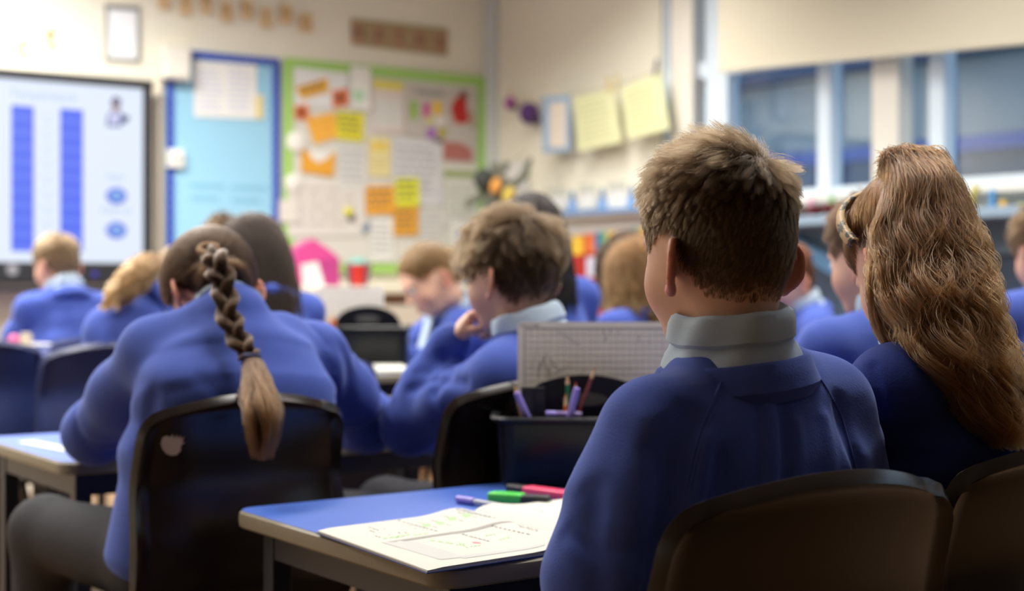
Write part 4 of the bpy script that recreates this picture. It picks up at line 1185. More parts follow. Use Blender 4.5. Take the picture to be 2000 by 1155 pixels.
for ch, x, y, sz in (('c', 45, 90, .16), ('t', 99, 72, .17)):
    p = on_y(x, y, YF - .006)
    e = bpy.data.objects.new('wall_letter', None)
    me_o = text_mesh('wall_letter', ch, sz, mat('cream_wood_letter', rgb(196, 156, 100), rough=.7), None, frame_matrix((0, 0, 0), WX, WZ, WN), .005)
    me_o.location = p; tag(me_o, 'faded cream wooden letter %s on the wall above the screen' % ch, 'letter')
fr_ = thing('document_frame', 'white notice in a grey frame on the wall above the screen corner', 'frame', on_y(240, 67, YF - .01))
c = np.array(fr_.location)
q = [(204, 8), (273, 13), (273, 122), (204, 117)]
MB().slab([p - c for p in wq(q, .002)], WN, .012).build('frame_board', mat('pale_grey_plastic', rgb(150, 150, 142), rough=.5), fr_)
MB().slab([p - c for p in wq([(212, 18), (267, 22), (267, 116), (212, 112)], .0145)], WN, .002).build('notice', mat('bright_paper', rgb(232, 235, 240), rough=.7), fr_)
MB().slab([p - c for p in wq([(206, 9), (271, 14), (271, 20), (206, 15)], .0145)], WN, .004).build('clip_bar', mat('dark_grey_clip', rgb(112, 112, 110), rough=.5), fr_)
bx_ = thing('wall_box', 'white plastic box on the wall at the corner of the blue board', 'box', on_y(341, 122, YF - .045))
MB().box((0, 0, 0), (.150, .085, .185)).build('casing', mat('warm_white_plastic', rgb(222, 218, 206), rough=.45), bx_, bevel=.010)
MB().box((0, -.045, -.01), (.120, .006, .14)).build('cover', mat('warm_white_cover', rgb(228, 226, 216), rough=.4), bx_, bevel=.002)
so = thing('wall_switch', 'white switch box on the left edge of the blue board', 'switch', on_y(342, 310, YF - .036))
MB().box((0, 0, 0), (.090, .028, .092)).build('plate', WHITE, so, bevel=.005)
MB().box((.008, -.017, 0), (.020, .008, .034)).build('rocker', mat('grey_rocker', rgb(160, 166, 160), rough=.4), so, bevel=.002)
MB().box((-.028, -.016, 0), (.010, .006, .012)).build('key_slot', mat('grey_rocker', rgb(160, 166, 160)), so)
MB().tube([on_y(312, 150, YF - .012), on_y(313, 400, YF - .012), on_y(314, 620, YF - .012)], .016, 10).build('cable_trunking', mat('trunking', rgb(216, 206, 188), rough=.5), None, True)
tag(bpy.data.objects['cable_trunking'], 'cream cable trunking running down between screen and blue board', 'trunking')

# counter below the green board
CT = 1.02 - (560 - HY) / F * 8.0
xa, xb = on_y(560, 560, YF - .2)[0], XS - .08
cn = thing('cupboard_run', 'cream topped cupboard run under the green board', 'cupboard', ((xa + xb) / 2, YF - .26, 0))
CZ = 1.005
MB().box((0, 0, CZ - .02), (xb - xa, .50, .04)).build('counter_top', mat('cream_counter', rgb(216, 210, 190), rough=.4), cn, bevel=.006)
MB().box((0, .02, CZ / 2 - .02), (xb - xa - .04, .44, CZ - .04)).build('carcass', mat('beech_carcass', rgb(138, 104, 84), rough=.6), cn)
nd = 4
for i in range(nd):
    wd_ = (xb - xa - .06) / nd
    d_ = MB().box((-(xb - xa) / 2 + .03 + wd_ * (i + .5), -.215, CZ / 2 - .03), (wd_ - .02, .02, CZ - .14)).build('door', mat('cream_door', rgb(200, 192, 178), rough=.5), cn, bevel=.003)
    MB().box((-(xb - xa) / 2 + .03 + wd_ * (i + .85), -.232, CZ / 2 + .1), (.012, .016, .12)).build('handle', mat('grey_clip', rgb(160, 160, 156)), d_)
# things on the counter
PINK = mat('pink_plastic', rgb(206, 74, 142), rough=.4)
yc = YF - .30
a0, a1 = on_y(577, 555, yc), on_y(663, 556, yc)
mf = thing('magazine_file', 'bright pink open fronted file box on the cream counter', 'file box', ((a0[0] + a1[0]) / 2, yc, CZ + .001))
wf = a1[0] - a0[0]
MB().add([(-wf / 2, 0, 0), (wf / 2, 0, 0), (wf / 2, 0, .145), (wf * .28, 0, .19), (-.02, 0, .245), (-wf / 2, 0, .19), (-wf / 2, .10, 0), (wf / 2, .10, 0), (wf / 2, .10, .145), (wf * .28, .10, .19), (-.02, .10, .245), (-wf / 2, .10, .19)], [(0, 1, 2, 3, 4, 5), (11, 10, 9, 8, 7, 6), (0, 6, 7, 1), (1, 7, 8, 2), (0, 5, 11, 6), (2, 8, 9, 3), (3, 9, 10, 4), (4, 10, 11, 5)]).build('body', PINK, mf)
MB().box((wf * .22, -.008, .07), (wf * .52, .012, .14)).build('front_panel', mat('dark_pink_plastic', rgb(176, 62, 128), rough=.4), mf, bevel=.002)
cp = thing('drinks_tumbler', 'red tumbler with a turquoise lid on the cream counter', 'cup', tuple(on_y(700, 554, yc - .04)[:2]) + (CZ + .001,))
MB().lathe([(.034, 0), (.046, .11), (.047, .115)], (0, 0, 0), 20).build('cup', mat('red_plastic', rgb(186, 46, 40), rough=.35), cp, True)
MB().lathe([(.049, .115), (.049, .13), (.030, .145)], (0, 0, 0), 20).build('lid', mat('turquoise_plastic', rgb(110, 188, 180), rough=.4), cp, True)
pp = thing('purple_pot', 'dull purple pot behind the red tumbler on the counter', 'pot', tuple(on_y(700, 545, yc + .12)[:2]) + (CZ + .001,))
MB().lathe([(.05, 0), (.072, .115), (.070, .118), (.05, .01)], (0, 0, 0), 20).build('pot', mat('purple_plastic', rgb(128, 84, 132), rough=.5), pp, True)
cdq = [on_y(x, y, yc - .12) for x, y in ((588, 517), (620, 511), (634, 560), (592, 562))]
c = np.mean(cdq, 0)
o = MB().slab([p - c for p in cdq], WN, .004).build('folded_card', PAPER); o.location = c; tag(o, 'white written card leaning in front of the pink file box', 'card')
def pword(o, i): pass
# crafts in the corner and on the side wall
SX = np.array([-1.0, 0, 0])
sp = thing('paper_spider', 'black paper spider with orange and yellow body hanging in the corner', 'paper craft', at(972, 362, 8.05))
c = np.array(sp.location); SPB = mat('dark_green_black_card', rgb(62, 66, 62), rough=.8); SPL = mat('grey_card', rgb(108, 110, 98), rough=.8)
MB().ball(at(945, 351, 8.0) - c, (.058, .05, .062)).build('head', SPB, sp, True)
MB().ball(at(969, 363, 7.97) - c, (.036, .02, .048), np.array(Matrix.Rotation(.5, 3, 'Y'))).build('orange_patch', mat('orange_felt', rgb(226, 160, 84), rough=.9), sp, True)
MB().ball(at(994, 381, 7.97) - c, (.038, .02, .050), np.array(Matrix.Rotation(.6, 3, 'Y'))).build('yellow_patch', mat('yellow_felt', rgb(214, 190, 92), rough=.9), sp, True)
MB().ball(at(978, 376, 8.05) - c, (.085, .04, .095)).build('body', SPL, sp, True)
MB().tube([at(965, 345, 8.05) - c, np.array([XS - .001, YF - .35, 1.78]) - c], .002, 6).build('thread', mat('string', rgb(170, 160, 130)), sp)
for leg_ in ([(985, 370), (1012, 355), (1026, 340), (1030, 322), (1038, 310)], [(965, 350), (972, 335), (986, 328), (990, 316)], [(955, 345), (968, 332), (966, 318)], [(950, 370), (935, 388), (916, 394), (912, 408)], [(962, 385), (950, 402), (938, 418)], [(990, 392), (1004, 402), (1012, 412)]):
    MB().tube([at(x, y, 8.03) - c for x, y in leg_], [.026, .024, .022, .018, .012][:len(leg_)], 8).build('leg', SPL, sp, True)
sheet('paper_backing', 'white paper patch behind the paper spider', 'paper', [(985, 318), (1024, 316), (1032, 372), (990, 376)], 0, mat('backing_white', rgb(222, 220, 220), rough=.8), side=True, X=XS - .03)
for (lb, x, y, r, c1) in (('small pink and purple woollen bauble nearest the corner', 996, 201, .040, (170, 92, 160)), ('larger dark purple woollen bauble beside the blue framed card', 1033, 221, .064, (88, 56, 112))):
    t = thing('wool_bauble', lb, 'bauble', on_x(x, y, XS - .07))
    MB().ball((0, 0, 0), (r * .8, r, r), None, 14, 10).build('ball', mat('wool_%d' % c1[0], rgb(*c1), rough=1, bump=.8, bscale=90), t, True)
    MB().ball((0, -r * .9, -r * .6), (r * .5, r * .6, r * .5)).build('tassel', mat('wool_dark_%d' % c1[0], rgb(72, 52, 84), rough=1), t, True)
    MB().tube([(0, 0, r), (0, 0, r + .05)], .004, 6).build('loop', mat('gold_thread', rgb(190, 150, 70), rough=.5), t)
XC = XS - .11
t = thing('framed_card', 'pale card in a light blue frame hanging on the side wall', 'card', on_x(1089, 243, XC)); c = np.array(t.location)
MB().slab([on_x(x, y, XC) - c for x, y in ((1063, 191), (1114, 186), (1115, 296), (1063, 299))], SX, .010).build('frame', mat('light_blue_frame', rgb(146, 176, 208), rough=.6), t, bevel=.002)
MB().slab([on_x(x, y, XC - .012) - c for x, y in ((1073, 201), (1106, 198), (1106, 287), (1073, 289))], SX, .002).build('card', mat('peach_card', rgb(218, 208, 196), rough=.8), t)
LIME = mat('pale_lime_paper', rgb(216, 218, 174), rough=.85)
for lb, q in (('pale lime written sheet hanging next to the blue framed card', [(1120, 192), (1199, 172), (1215, 277), (1130, 296)]), ('pale lime written sheet hanging next to the pillar', [(1213, 172), (1290, 142), (1308, 252), (1226, 272)])):
    o = sheet('hanging_sheet', lb, 'paper', q, 0, LIME, .002, side=True, X=XC)
    qq = [np.array(p, float) for p in q]
    for i in range(8):
        v = .14 + i * .10
        a = qq[0] * (1 - v) + qq[3] * v; b_ = qq[1] * (1 - v) + qq[2] * v
        a, b_ = a + (b_ - a) * .1, a + (b_ - a) * (.75 + .03 * (i % 4))
        onto(o, 'text_line', [tuple(a), tuple(b_), tuple(b_ + (0, 3.4)), tuple(a + (0, 3.4))], 0, mat('lime_print', rgb(190, 192, 146), rough=.8), .0004, True, XC - .0022)
o = MB().tube([on_x(x, y, XC + .006) for x, y in ((985, 196), (1040, 202), (1090, 190), (1160, 178), (1210, 166), (1260, 148), (1290, 132))], .0022, 6).build('craft_string', mat('string', rgb(170, 160, 130), rough=.9))
tag(o, 'thin string of crafts running from the corner to the pillar', 'string')
for i, (x, y, cc) in enumerate(((1190, 166, (206, 180, 120)), (1206, 160, (206, 190, 140)), (1281, 132, (120, 120, 130)))):
    o = MB().box((0, 0, 0), (.016, .014, .085)).build('clothes_peg', mat('peg_%d' % i, rgb(*cc), rough=.6), None, bevel=.003); o.location = on_x(x, y, XC - .006); o.rotation_euler = (.25 * (i - 1), 0, 0)
    tag(o, ('wooden peg on the upper corner of the first lime sheet', 'wooden peg on the left corner of the second lime sheet', 'grey peg holding the sheet next to the pillar')[i], 'peg')
# cards standing on the ledge
for i, (x0, x1, yt) in enumerate(((1074, 1109, 367), (1131, 1164, 361), (1188, 1224, 356))):
    XX = XS - .09
    t = thing('ledge_card', 'white card with a grey top standing on the ledge, %s' % ('nearest the corner', 'the middle one of three', 'nearest the pillar')[i], 'card', on_x((x0 + x1) / 2, 404, XX)); c = np.array(t.location)
    MB().slab([on_x(x, y, XX) - c for x, y in ((x0, yt), (x1, yt - 2), (x1, 404), (x0, 406))], SX, .004).build('card', mat('ledge_white', rgb(212, 214, 214), rough=.8), t)
    MB().slab([on_x(x, y, XX - .005) - c for x, y in ((x0, yt), (x1, yt - 2), (x1, yt + 15), (x0, yt + 17))], SX, .001).build('grey_heading', mat('heading_grey', rgb(186, 188, 178), rough=.8), t)
for i, x in enumerate((1118, 1177, 1234)):
    p = on_x(x, 414, XS - .10)
    t = thing('blue_clip', 'two tone blue clip standing on the ledge, %s' % ('nearest the corner', 'second along', 'hidden against the spiky haired boy')[i], 'clip', (p[0], p[1], SILL + .001))
    MB().box((0, 0, .032), (.03, .042, .064)).build('base', mat('sky_blue_plastic', rgb(126, 168, 224), rough=.5), t, bevel=.003)
    MB().box((0, 0, .090), (.014, .022, .052)).build('jaw', mat('mid_blue_plastic', rgb(84, 128, 180), rough=.5), t, bevel=.003)
# red display board with a rainbow border
XD = XS - .06
q = [(1098, 462), (1300, 444), (1300, 612), (1098, 618)]
t = thing('display_board', 'red display board with a rainbow striped top border under the ledge', 'display board', on_x(1200, 540, XD)); c = np.array(t.location)
MB().slab([on_x(x, y, XD) - c for x, y in q], SX, .012).build('red_backing', mat('red_paper', rgb(168, 42, 38), rough=.8), t)
RB = [(1099, 1107, (40, 66, 72)), (1107, 1116, (70, 140, 118)), (1116, 1140, (232, 190, 62)), (1140, 1148, (190, 72, 46)), (1148, 1161, (222, 124, 66)), (1163, 1173, (66, 112, 172)), (1173, 1186, (88, 156, 124)), (1186, 1205, (232, 192, 66)), (1205, 1213, (190, 70, 44)), (1213, 1224, (216, 124, 70)), (1227, 1236, (64, 110, 172)), (1236, 1248, (84, 158, 140)), (1248, 1262, (226, 186, 60)), (1262, 1276, (206, 90, 50)), (1276, 1290, (70, 120, 176))]
for x0, x1, cc in RB:
    y0 = 462 - (x0 - 1098) * .11; 
    MB().slab([on_x(x, y, XD - .013) - c for x, y in ((x0, y0), (x1, y0 - 1.2), (x1, y0 + 37), (x0, y0 + 38))], SX, .003).build('rainbow_strip', mat('rb_%d_%d' % (cc[0], cc[1]), rgb(*cc), rough=.8), t)
for q in ([(1146, 503), (1180, 500), (1180, 540), (1146, 542)], [(1148, 556), (1180, 554), (1180, 576), (1148, 578)], [(1192, 500), (1230, 497), (1230, 540), (1192, 543)]):
    MB().slab([on_x(x, y, XD - .013) - c for x, y in q], SX, .002).build('label_card', mat('lilac_card', rgb(196, 200, 222), rough=.8), t)
# peg line and odds and ends below the windows
XP = XS - .16
o = MB().tube([on_x(x, y, XP) for x, y in ((1380, 384), (1600, 383), (1800, 380), (2060, 374))], .002, 6).build('peg_string', mat('string', rgb(170, 160, 130))); tag(o, 'thin string of coloured pegs under the windows', 'string')
for x, y, cc, nm, tl_ in ((1583, 407, (226, 160, 190), 'pale pink', .18), (1624, 404, (130, 196, 120), 'green', .02), (1939, 393, (70, 150, 214), 'blue', 0), (1960, 414, (230, 186, 40), 'amber yellow', -.05), (1902, 384, (206, 190, 90), 'dull yellow', .3), (1993, 420, (196, 196, 50), 'lime', .1)):
    t = thing('clothes_peg', nm + ' clothes peg on the string under the windows', 'peg', on_x(x, y, XP - .012)); m_ = mat('peg_' + nm.replace(' ', '_'), rgb(*cc), rough=.5)
    t.rotation_euler = (tl_, 0, 0)
    for sx in (-1, 1): MB().box((sx * .006, 0, 0), (.008, .020, .085)).build('peg_half', m_, t, bevel=.002)
    MB().tube([(-.014, 0, .01), (.014, 0, .01)], .005, 8).build('spring', mat('grey_clip', rgb(160, 160, 156)), t)
for (lb, x, y, r, cc) in (('dark red woollen hat shape on the trolley under the windows', 1626, 433, .042, (84, 26, 30)), ('muddy purple bundle on the trolley next to the red one', 1592, 441, .036, (84, 62, 84)), ('dull brown bundle on the trolley, closest to the boy', 1566, 446, .036, (96, 82, 78))):
    p = on_x(x, y, XS - .32)
    o = MB().ball((0, 0, 0), (r, r * 1.2, r * .62), None, 14, 10).build('soft_bundle', mat('bundle_%d' % cc[0], rgb(*cc), rough=.95, bump=.6, bscale=60), None, True); o.location = (p[0], p[1], 1.305 + r * .6); tag(o, lb, 'bundle')
# folded table / trolley under the windows
xf = XS - .46
ya, yb = ypx(1540, XS - .17), ypx(2080, XS - .17)
t = thing('folding_table', 'slate blue folded dining table parked under the windows with a pale blue brace', 'table', (xf + .1, (ya + yb) / 2, 0)); c = np.array(t.location)
ztop = 1.30
SLB = mat('slate_blue_board', rgb(56, 74, 98), rough=.45, noise=.08, nscale=6)
MB().box((.12, 0, ztop - .02), (.34, ya - yb, .04)).build('top_shelf', mat('pale_slate', rgb(142, 164, 184), rough=.5), t, bevel=.004)
MB().box((.18, 0, ztop - .10), (.05, ya - yb, .14)).build('fascia', mat('grey_slate', rgb(104, 126, 142), rough=.5), t)
for k in range(4):
    wd_ = (ya - yb) / 4
    MB().box((.20, (k - 1.5) * wd_, .58), (.03, wd_ - .02, 1.12)).build('panel', SLB, t, bevel=.003)
for k in range(5):
    MB().box((.17, (k - 2) * (ya - yb) / 4 * .98, .60), (.04, .035, 1.20)).build('upright', mat('upright_blue', rgb(60, 84, 112), rough=.5), t)
a, b_ = on_x(1548, 470, XS - .215) - c, on_x(1652, 532, XS - .215) - c
u = unit(b_ - a); v = unit(np.cross(SX, u))
MB().slab([a + v * .034, b_ + v * .034, b_ - v * .034, a - v * .034], SX, .03).build('brace', mat('pale_blue_brace', rgb(96, 148, 196), rough=.45), t, bevel=.004)
# ------------------------------------------------------------------ things on the near table
ZT = ZD + .0006
FL, NL, ST = on_z(620, 1035, ZT + .006), on_z(834, 1115, ZT + .004), on_z(923, 1000, ZT + .004)
e1, e2 = (ST - FL) * np.array([1, 1, 0]), (NL - FL) * np.array([1, 1, 0])
bk = thing('workbook', 'open white exercise book with grey boxes and green marks on the near table', 'book', tuple(FL[:2]) + (ZT,))
def page_z(u):      # u: 0 outer edge of the left page, 1 spine, 2 outer edge of the right page
    s_ = u if u <= 1 else 2 - u
    return .0065 + .0065 * math.exp(-((s_ - .86) / .13) ** 2) - .0050 * math.exp(-((s_ - 1) / .035) ** 2) - .002 * math.exp(-(s_ / .05) ** 2)
def page(u, v, dz=0):
    curl = .004 * max(0, v - .85) * (1 - min(1, u)) * 6
    return e1 * u + e2 * v + UPV * (page_z(u) + dz - curl * .3) 
def page_block(u0, u1, name, m, zb=.0012, dz=0, inset=0.0):
    us = np.linspace(u0, u1, 26); vs = np.linspace(0 + inset, 1 - inset, 12)
    V = [page(u, v, dz) for u in us for v in vs]; n = len(vs); N = len(V)
    V += [page(u, v) * np.array([1, 1, 0]) + UPV * zb for u in us for v in vs]
    Fs = []
    for i in range(len(us) - 1):
        for j in range(n - 1):
            Fs.append((i * n + j, i * n + j + 1, (i + 1) * n + j + 1, (i + 1) * n + j)); Fs.append(tuple(N + k for k in (i * n + j, (i + 1) * n + j, (i + 1) * n + j + 1, i * n + j + 1)))
    for i in range(len(us) - 1):
        for j in (0, n - 1): Fs.append((i * n + j, (i + 1) * n + j, N + (i + 1) * n + j, N + i * n + j))
    for j in range(n - 1):
        for i in (0, len(us) - 1): Fs.append((i * n + j, i * n + j + 1, N + i * n + j + 1, N + i * n + j))
    return MB().add(V, Fs).build(name, m, bk, True)
BOOKP = mat('book_page', rgb(196, 196, 188), rough=.75)
EDGEP = mat('page_edges', rgb(180, 178, 170), rough=.8, noise=.2, nscale=500)
page_block(0, .995, 'page_stack', EDGEP, dz=-.0006); page_block(1.005, 2, 'page_stack', EDGEP, dz=-.0006)
page_block(.004, .999, 'left_page', BOOKP, zb=.004); page_block(1.001, 1.996, 'right_page', BOOKP, zb=.004)
MB().slab([e1 * -.006 + e2 * -.004, e1 * 2.006 + e2 * -.004, e1 * 2.006 + e2 * 1.004, e1 * -.006 + e2 * 1.004], UPV, .0011).build('cover', mat('navy_cover', rgb(44, 60, 120), rough=.5), bk)
A2 = np.array([[e1[0], e2[0]], [e1[1], e2[1]]]); A2i = np.linalg.inv(A2)
def uv(x, y):
    p = on_z(x, y, ZT + .0085) - np.array(bk.location); return A2i @ p[:2]
def mark(name, quad, m, n=8):
    q = [uv(*p) for p in quad]
    V, Fs = [], []
    for i in range(n + 1):
        t = i / n; a = q[0] * (1 - t) + q[1] * t; b_ = q[3] * (1 - t) + q[2] * t
        V += [page(a[0], a[1], .0004), page(b_[0], b_[1], .0004)]
    for i in range(n): Fs.append((2 * i, 2 * i + 2, 2 * i + 3, 2 * i + 1))
    return MB().add(V, Fs).build(name, m, bk)
G1, G2, INKB, GRN, PNK = mat('print_grey', rgb(150, 148, 144), rough=.8), mat('print_pale_grey', rgb(186, 186, 184), rough=.8), mat('print_black', rgb(92, 92, 104), rough=.8), mat('print_green', rgb(164, 206, 150), rough=.8), mat('print_pink', rgb(222, 120, 140), rough=.8)
zz = lambda L: [(620 + x / 4.255, 975 + y / 4.255) for x, y in L]
mark('grey_band', zz([(525, 355), (1130, 262), (1150, 276), (640, 352)]), G1)
mark('grey_band', zz([(1120, 264), (1660, 196), (1690, 208), (1140, 280)]), G1)
mark('grey_block', zz([(540, 352), (800, 336), (1235, 470), (1020, 492)]), G2)
mark('grey_foot', zz([(1180, 462), (1890, 372), (1890, 388), (1210, 482)]), G2)
for q in ([(660, 342), (700, 338), (710, 348), (670, 352)], [(1150, 262), (1200, 256), (1206, 268), (1158, 276)]): mark('number_box', zz(q), BOOKP)
for x, y in ((680, 170), (1213, 91), (1455, 239), (1690, 220), (1212, 285)): mark('bullet', zz([(x - 16, y), (x, y - 4), (x + 16, y), (x, y + 4)]), INKB, 3)
r = random.Random(5)
def words(x0, y0, x1, y1, n, m=INKB, w_=2.2):
    for i in range(n):
        a, b_ = (i + .08) / n, (i + r.uniform(.55, .92)) / n
        p = lambda t: (x0 + (x1 - x0) * t, y0 + (y1 - y0) * t)
        (xa, ya), (xb, yb) = p(a), p(b_)
        mark('word', zz([(xa, ya - w_), (xb, yb - w_), (xb, yb + w_), (xa, ya + w_)]), m, 2)
words(705, 180, 1000, 260, 9)
for dy in (0, 12, 24): words(1165 - dy, 102 + dy * .5, 1540 - dy * 4, 192 - dy * .4, 9, mat('print_mid', rgb(150, 150, 158), rough=.8), 2)
words(1225, 290, 1440, 345, 6); words(1470, 245, 1770, 318, 8); words(1705, 226, 1895, 278, 6)
for dy in (0, 14): words(1660 + dy, 240 + dy, 1840, 285 + dy, 5, mat('print_mid', rgb(150, 150, 158)), 2)
for x, y in ((900, 208), (1012, 192), (1112, 168), (1232, 158)):
    mark('green_box', zz([(x - 38, y - 6), (x + 22, y - 12), (x + 52, y + 4), (x - 4, y + 14)]), GRN, 3)
    words(x - 66, y - 22, x - 6, y - 8, 3, INKB, 1.8); words(x + 60, y + 12, x + 100, y + 22, 2, INKB, 1.8)
for x, y, l in ((420, 222, 100), (430, 252, 50), (480, 296, 50), (550, 238, 24), (590, 286, 20), (666, 268, 34), (720, 266, 30), (760, 214, 14), (806, 234, 22), (874, 248, 18), (700, 202, 10)):
    words(x, y, x + l, y + l * .34, 1 + l // 40, INKB, 2)
for x0, y0, x1, y1 in ((540, 318, 700, 296), (640, 312, 780, 280), (800, 290, 920, 276), (1150, 372, 1230, 362), (1270, 384, 1360, 372), (1390, 298, 1490, 288), (1510, 330, 1600, 318), (930, 330, 1130, 360), (1170, 350, 1260, 400)): words(x0, y0, x1, y1, 3, GRN, 4)
mark('pink_mark', zz([(1280, 346), (1350, 352), (1366, 360), (1296, 356)]), PNK, 3)

def pen(name, label, a, b, parts, cat='pen'):
    """parts = (name, t0, t1, r0, r1, material)"""
    a, b = np.array(a, float), np.array(b, float)
    t = thing(name, label, cat, a)
    for nm, t0, t1, r0, r1, m in parts:
        MB().tube([(b - a) * t0, (b - a) * (t0 + (t1 - t0) * .06), (b - a) * (t1 - (t1 - t0) * .06), (b - a) * t1], [r0 * .86, r0, r1, r1 * .86], 12).build(nm, m, t, True)
    return t
LILAC = mat('lilac_plastic', rgb(140, 126, 206), rough=.35); SILV = mat('grey_barrel', rgb(168, 172, 184), rough=.4)
pa, pb = on_z(893, 975, ZD + .0066), on_z(1060, 1003, ZD + .0066)
pen('felt_pen', 'lilac capped grey pen lying behind the open exercise book', pa, pb, [('cap', 0, .21, .0062, .0066, LILAC), ('barrel', .21, 1, .0050, .0044, SILV)])
def highlighter(label, a, b, cbody, ccap, cap_at_end=True):
    a, b = np.array(a, float), np.array(b, float); L = np.linalg.norm(b - a); u = unit(b - a)
    t = thing('highlighter_pen', label, 'highlighter', (a + b) / 2, math.atan2(u[1], u[0]))
    def blk(x0, x1, w0, w1, h_): 
        V = [(x, sy * w_ / 2, z) for x, w_, in ((x0, w0), (x1, w1)) for sy in (-1, 1) for z in (.0005, h_)]
        return MB().add(V, [(0, 1, 3, 2), (4, 6, 7, 5), (0, 4, 5, 1), (2, 3, 7, 6), (0, 2, 6, 4), (1, 5, 7, 3)])
    s_ = 1 if cap_at_end else -1
    xs = [(-L / 2, L * .06), (L * .06, L / 2)] if cap_at_end else [(-L * .20, L / 2), (-L / 2, -L * .20)]
    blk(xs[0][0], xs[0][1], .027, .028, .0175).build('body', cbody, t, True, bevel=.004, seg=3)
    blk(xs[1][0], xs[1][1], .025 if cap_at_end else .020, .020 if cap_at_end else .025, .0165).build('cap', ccap, t, True, bevel=.004, seg=3)
    MB().box(((xs[0][0] + xs[0][1]) / 2, 0, .0178), (L * .3, .014, .0008)).build('printed_panel', cbody, t)
    return t
BLK = mat('black_plastic', rgb(30, 31, 34), rough=.3, spec=.5)
highlighter('green highlighter with a black end, in front of the pink one', on_z(957, 981, ZD), on_z(1074, 989, ZD), mat('highlighter_green', rgb(82, 206, 84), rough=.35), mat('charcoal_plastic', rgb(48, 49, 52), rough=.45))
highlighter('pink highlighter with a black end, partly behind the green one', on_z(994, 964, ZD), on_z(1112, 981, ZD), mat('highlighter_pink', rgb(232, 74, 116), rough=.35), mat('charcoal_plastic', rgb(48, 49, 52)), False)

TRAYM = mat('black_tray', rgb(17, 18, 21), rough=.32, spec=.25, coat=.0)
def tray(label, c, ang, W_=.31, D_=.19, H_=.119, rx=1.0):
    """stationery caddy: sloping box, rolled rim, arched carrying panel"""
    t = thing('stationery_tray', label, 'tray', c, ang)
    def ring(hx, hy, z, r_): return [(x, y, z) for x, y in rounded_rect(-hx, hx, -hy, hy, r_, 6)]
    prof = [(.035, .035, .0005, .02), (0.012, .012, .001, .03), (.006, .006, .008, .03), (0, 0, H_ - .01, .032), (-.010, -.010, H_ - .006, .036), (-.012, -.012, H_, .038), (-.006, -.006, H_ + .004, .036), (.004, .004, H_, .03), (.010, .010, .012, .026), (.04, .04, .005, .02)]
    V, Fs = [], []
    for a_, b_, z, r_ in prof: V += ring(W_ / 2 - a_, D_ / 2 - b_, z, r_)
    n = len(V) // len(prof)
    for i in range(len(prof) - 1):
        for j in range(n): Fs.append((i * n + j, i * n + (j + 1) % n, (i + 1) * n + (j + 1) % n, (i + 1) * n + j))
    Fs.append(tuple(range(n))[::-1]); Fs.append(tuple(range((len(prof) - 1) * n, len(prof) * n)))
    MB().add(V, Fs).build('box', TRAYM, t, True)
    ar = [(-W_ * .40, .02), (-W_ * .40, H_ * .95)] + [(W_ * .40 * math.sin(a), H_ * .95 + .078 * math.cos(a) ** .8 if math.cos(a) > 0 else H_ * .95) for a in np.linspace(-math.pi / 2 + .05, math.pi / 2 - .05, 20)] + [(W_ * .40, H_ * .95), (W_ * .40, .02)]
    MB().slab([(x, -.003, z) for x, z in ar], (0, 1, 0), .006).build('arched_handle', TRAYM, t, bevel=.002)
    MB().slab([(.030 * math.cos(a) * 1.4, -.0042, H_ * .95 + .034 + .012 * math.sin(a)) for a in np.linspace(0, 2 * math.pi, 16, endpoint=False)], (0, 1, 0), .0008).build('handle_slot', mat('slot_grey', rgb(76, 76, 76), rough=.6), t)
    for x in (-W_ * .18, W_ * .12): MB().box((x, -D_ * .25, H_ * .45), (.004, D_ * .42, H_ * .8)).build('divider', TRAYM, t)
    return t
tc_ = at(1142, 950, 2.67); tc_[2] = ZD + .0012
ty = tray('black stationery tray full of pencils at the back of the near table', tc_, -YAW, .315, .18, .121)
def whiteboard(label, tlp, W_, H_, ang, lean=.05):
    t = thing('drawing_board', label, 'whiteboard', tlp, ang)
    t.rotation_euler = (lean, 0, ang)
    P_ = [(x + W_ / 2, 0, z - H_ / 2) for x, z in rounded_rect(-W_ / 2, W_ / 2, -H_ / 2, H_ / 2, .010, 5)]
    MB().slab(P_, (0, -1, 0), .003).build('board', mat('smudged_whiteboard', rgb(228, 224, 217), rough=.45, noise=.10, nscale=26), t)
    ln = MB(); g = .0122; x0, x1, z0, z1 = .013, W_ - .013, -.012, -H_ + .012
    n = int((x1 - x0) / g)
    for i in range(1, n): ln.box((x0 + i * g, -.0032, (z0 + z1) / 2), (.0006, .0003, z0 - z1))
    for i in range(1, int((z0 - z1) / g)): ln.box(((x0 + x1) / 2, -.0032, z0 - i * g), (x1 - x0, .0003, .0006))
    tag(ln.build('printed_grid', mat('grid_grey', rgb(172, 169, 164), rough=.6), t), kind='stuff')
    for c_, s_ in ((((x0 + x1) / 2, -.0033, z0), (x1 - x0, .0004, .0012)), (((x0 + x1) / 2, -.0033, z1), (x1 - x0, .0004, .0012)), ((x0, -.0033, (z0 + z1) / 2), (.0012, .0004, z0 - z1)), ((x1, -.0033, (z0 + z1) / 2), (.0012, .0004, z0 - z1))):
        MB().box(c_, s_).build('border_line', mat('grid_dark', rgb(96, 104, 100), rough=.6), t)
    return t
wb = whiteboard('grubby gridded whiteboard standing in the near black tray', at(1011, 629, 2.745), .305, .27, -YAW, -.04)
text_mesh('printed_words', 'Made in Taiwan', .0058, mat('grid_dark', rgb(96, 104, 100)), wb, frame_matrix((.0225, -.0034, -.0062), (-1, 0, 0), (0, 0, -1), (0, -1, 0)), .0001)
PENCILG = mat('pencil_smudge', rgb(178, 174, 166), rough=.8)
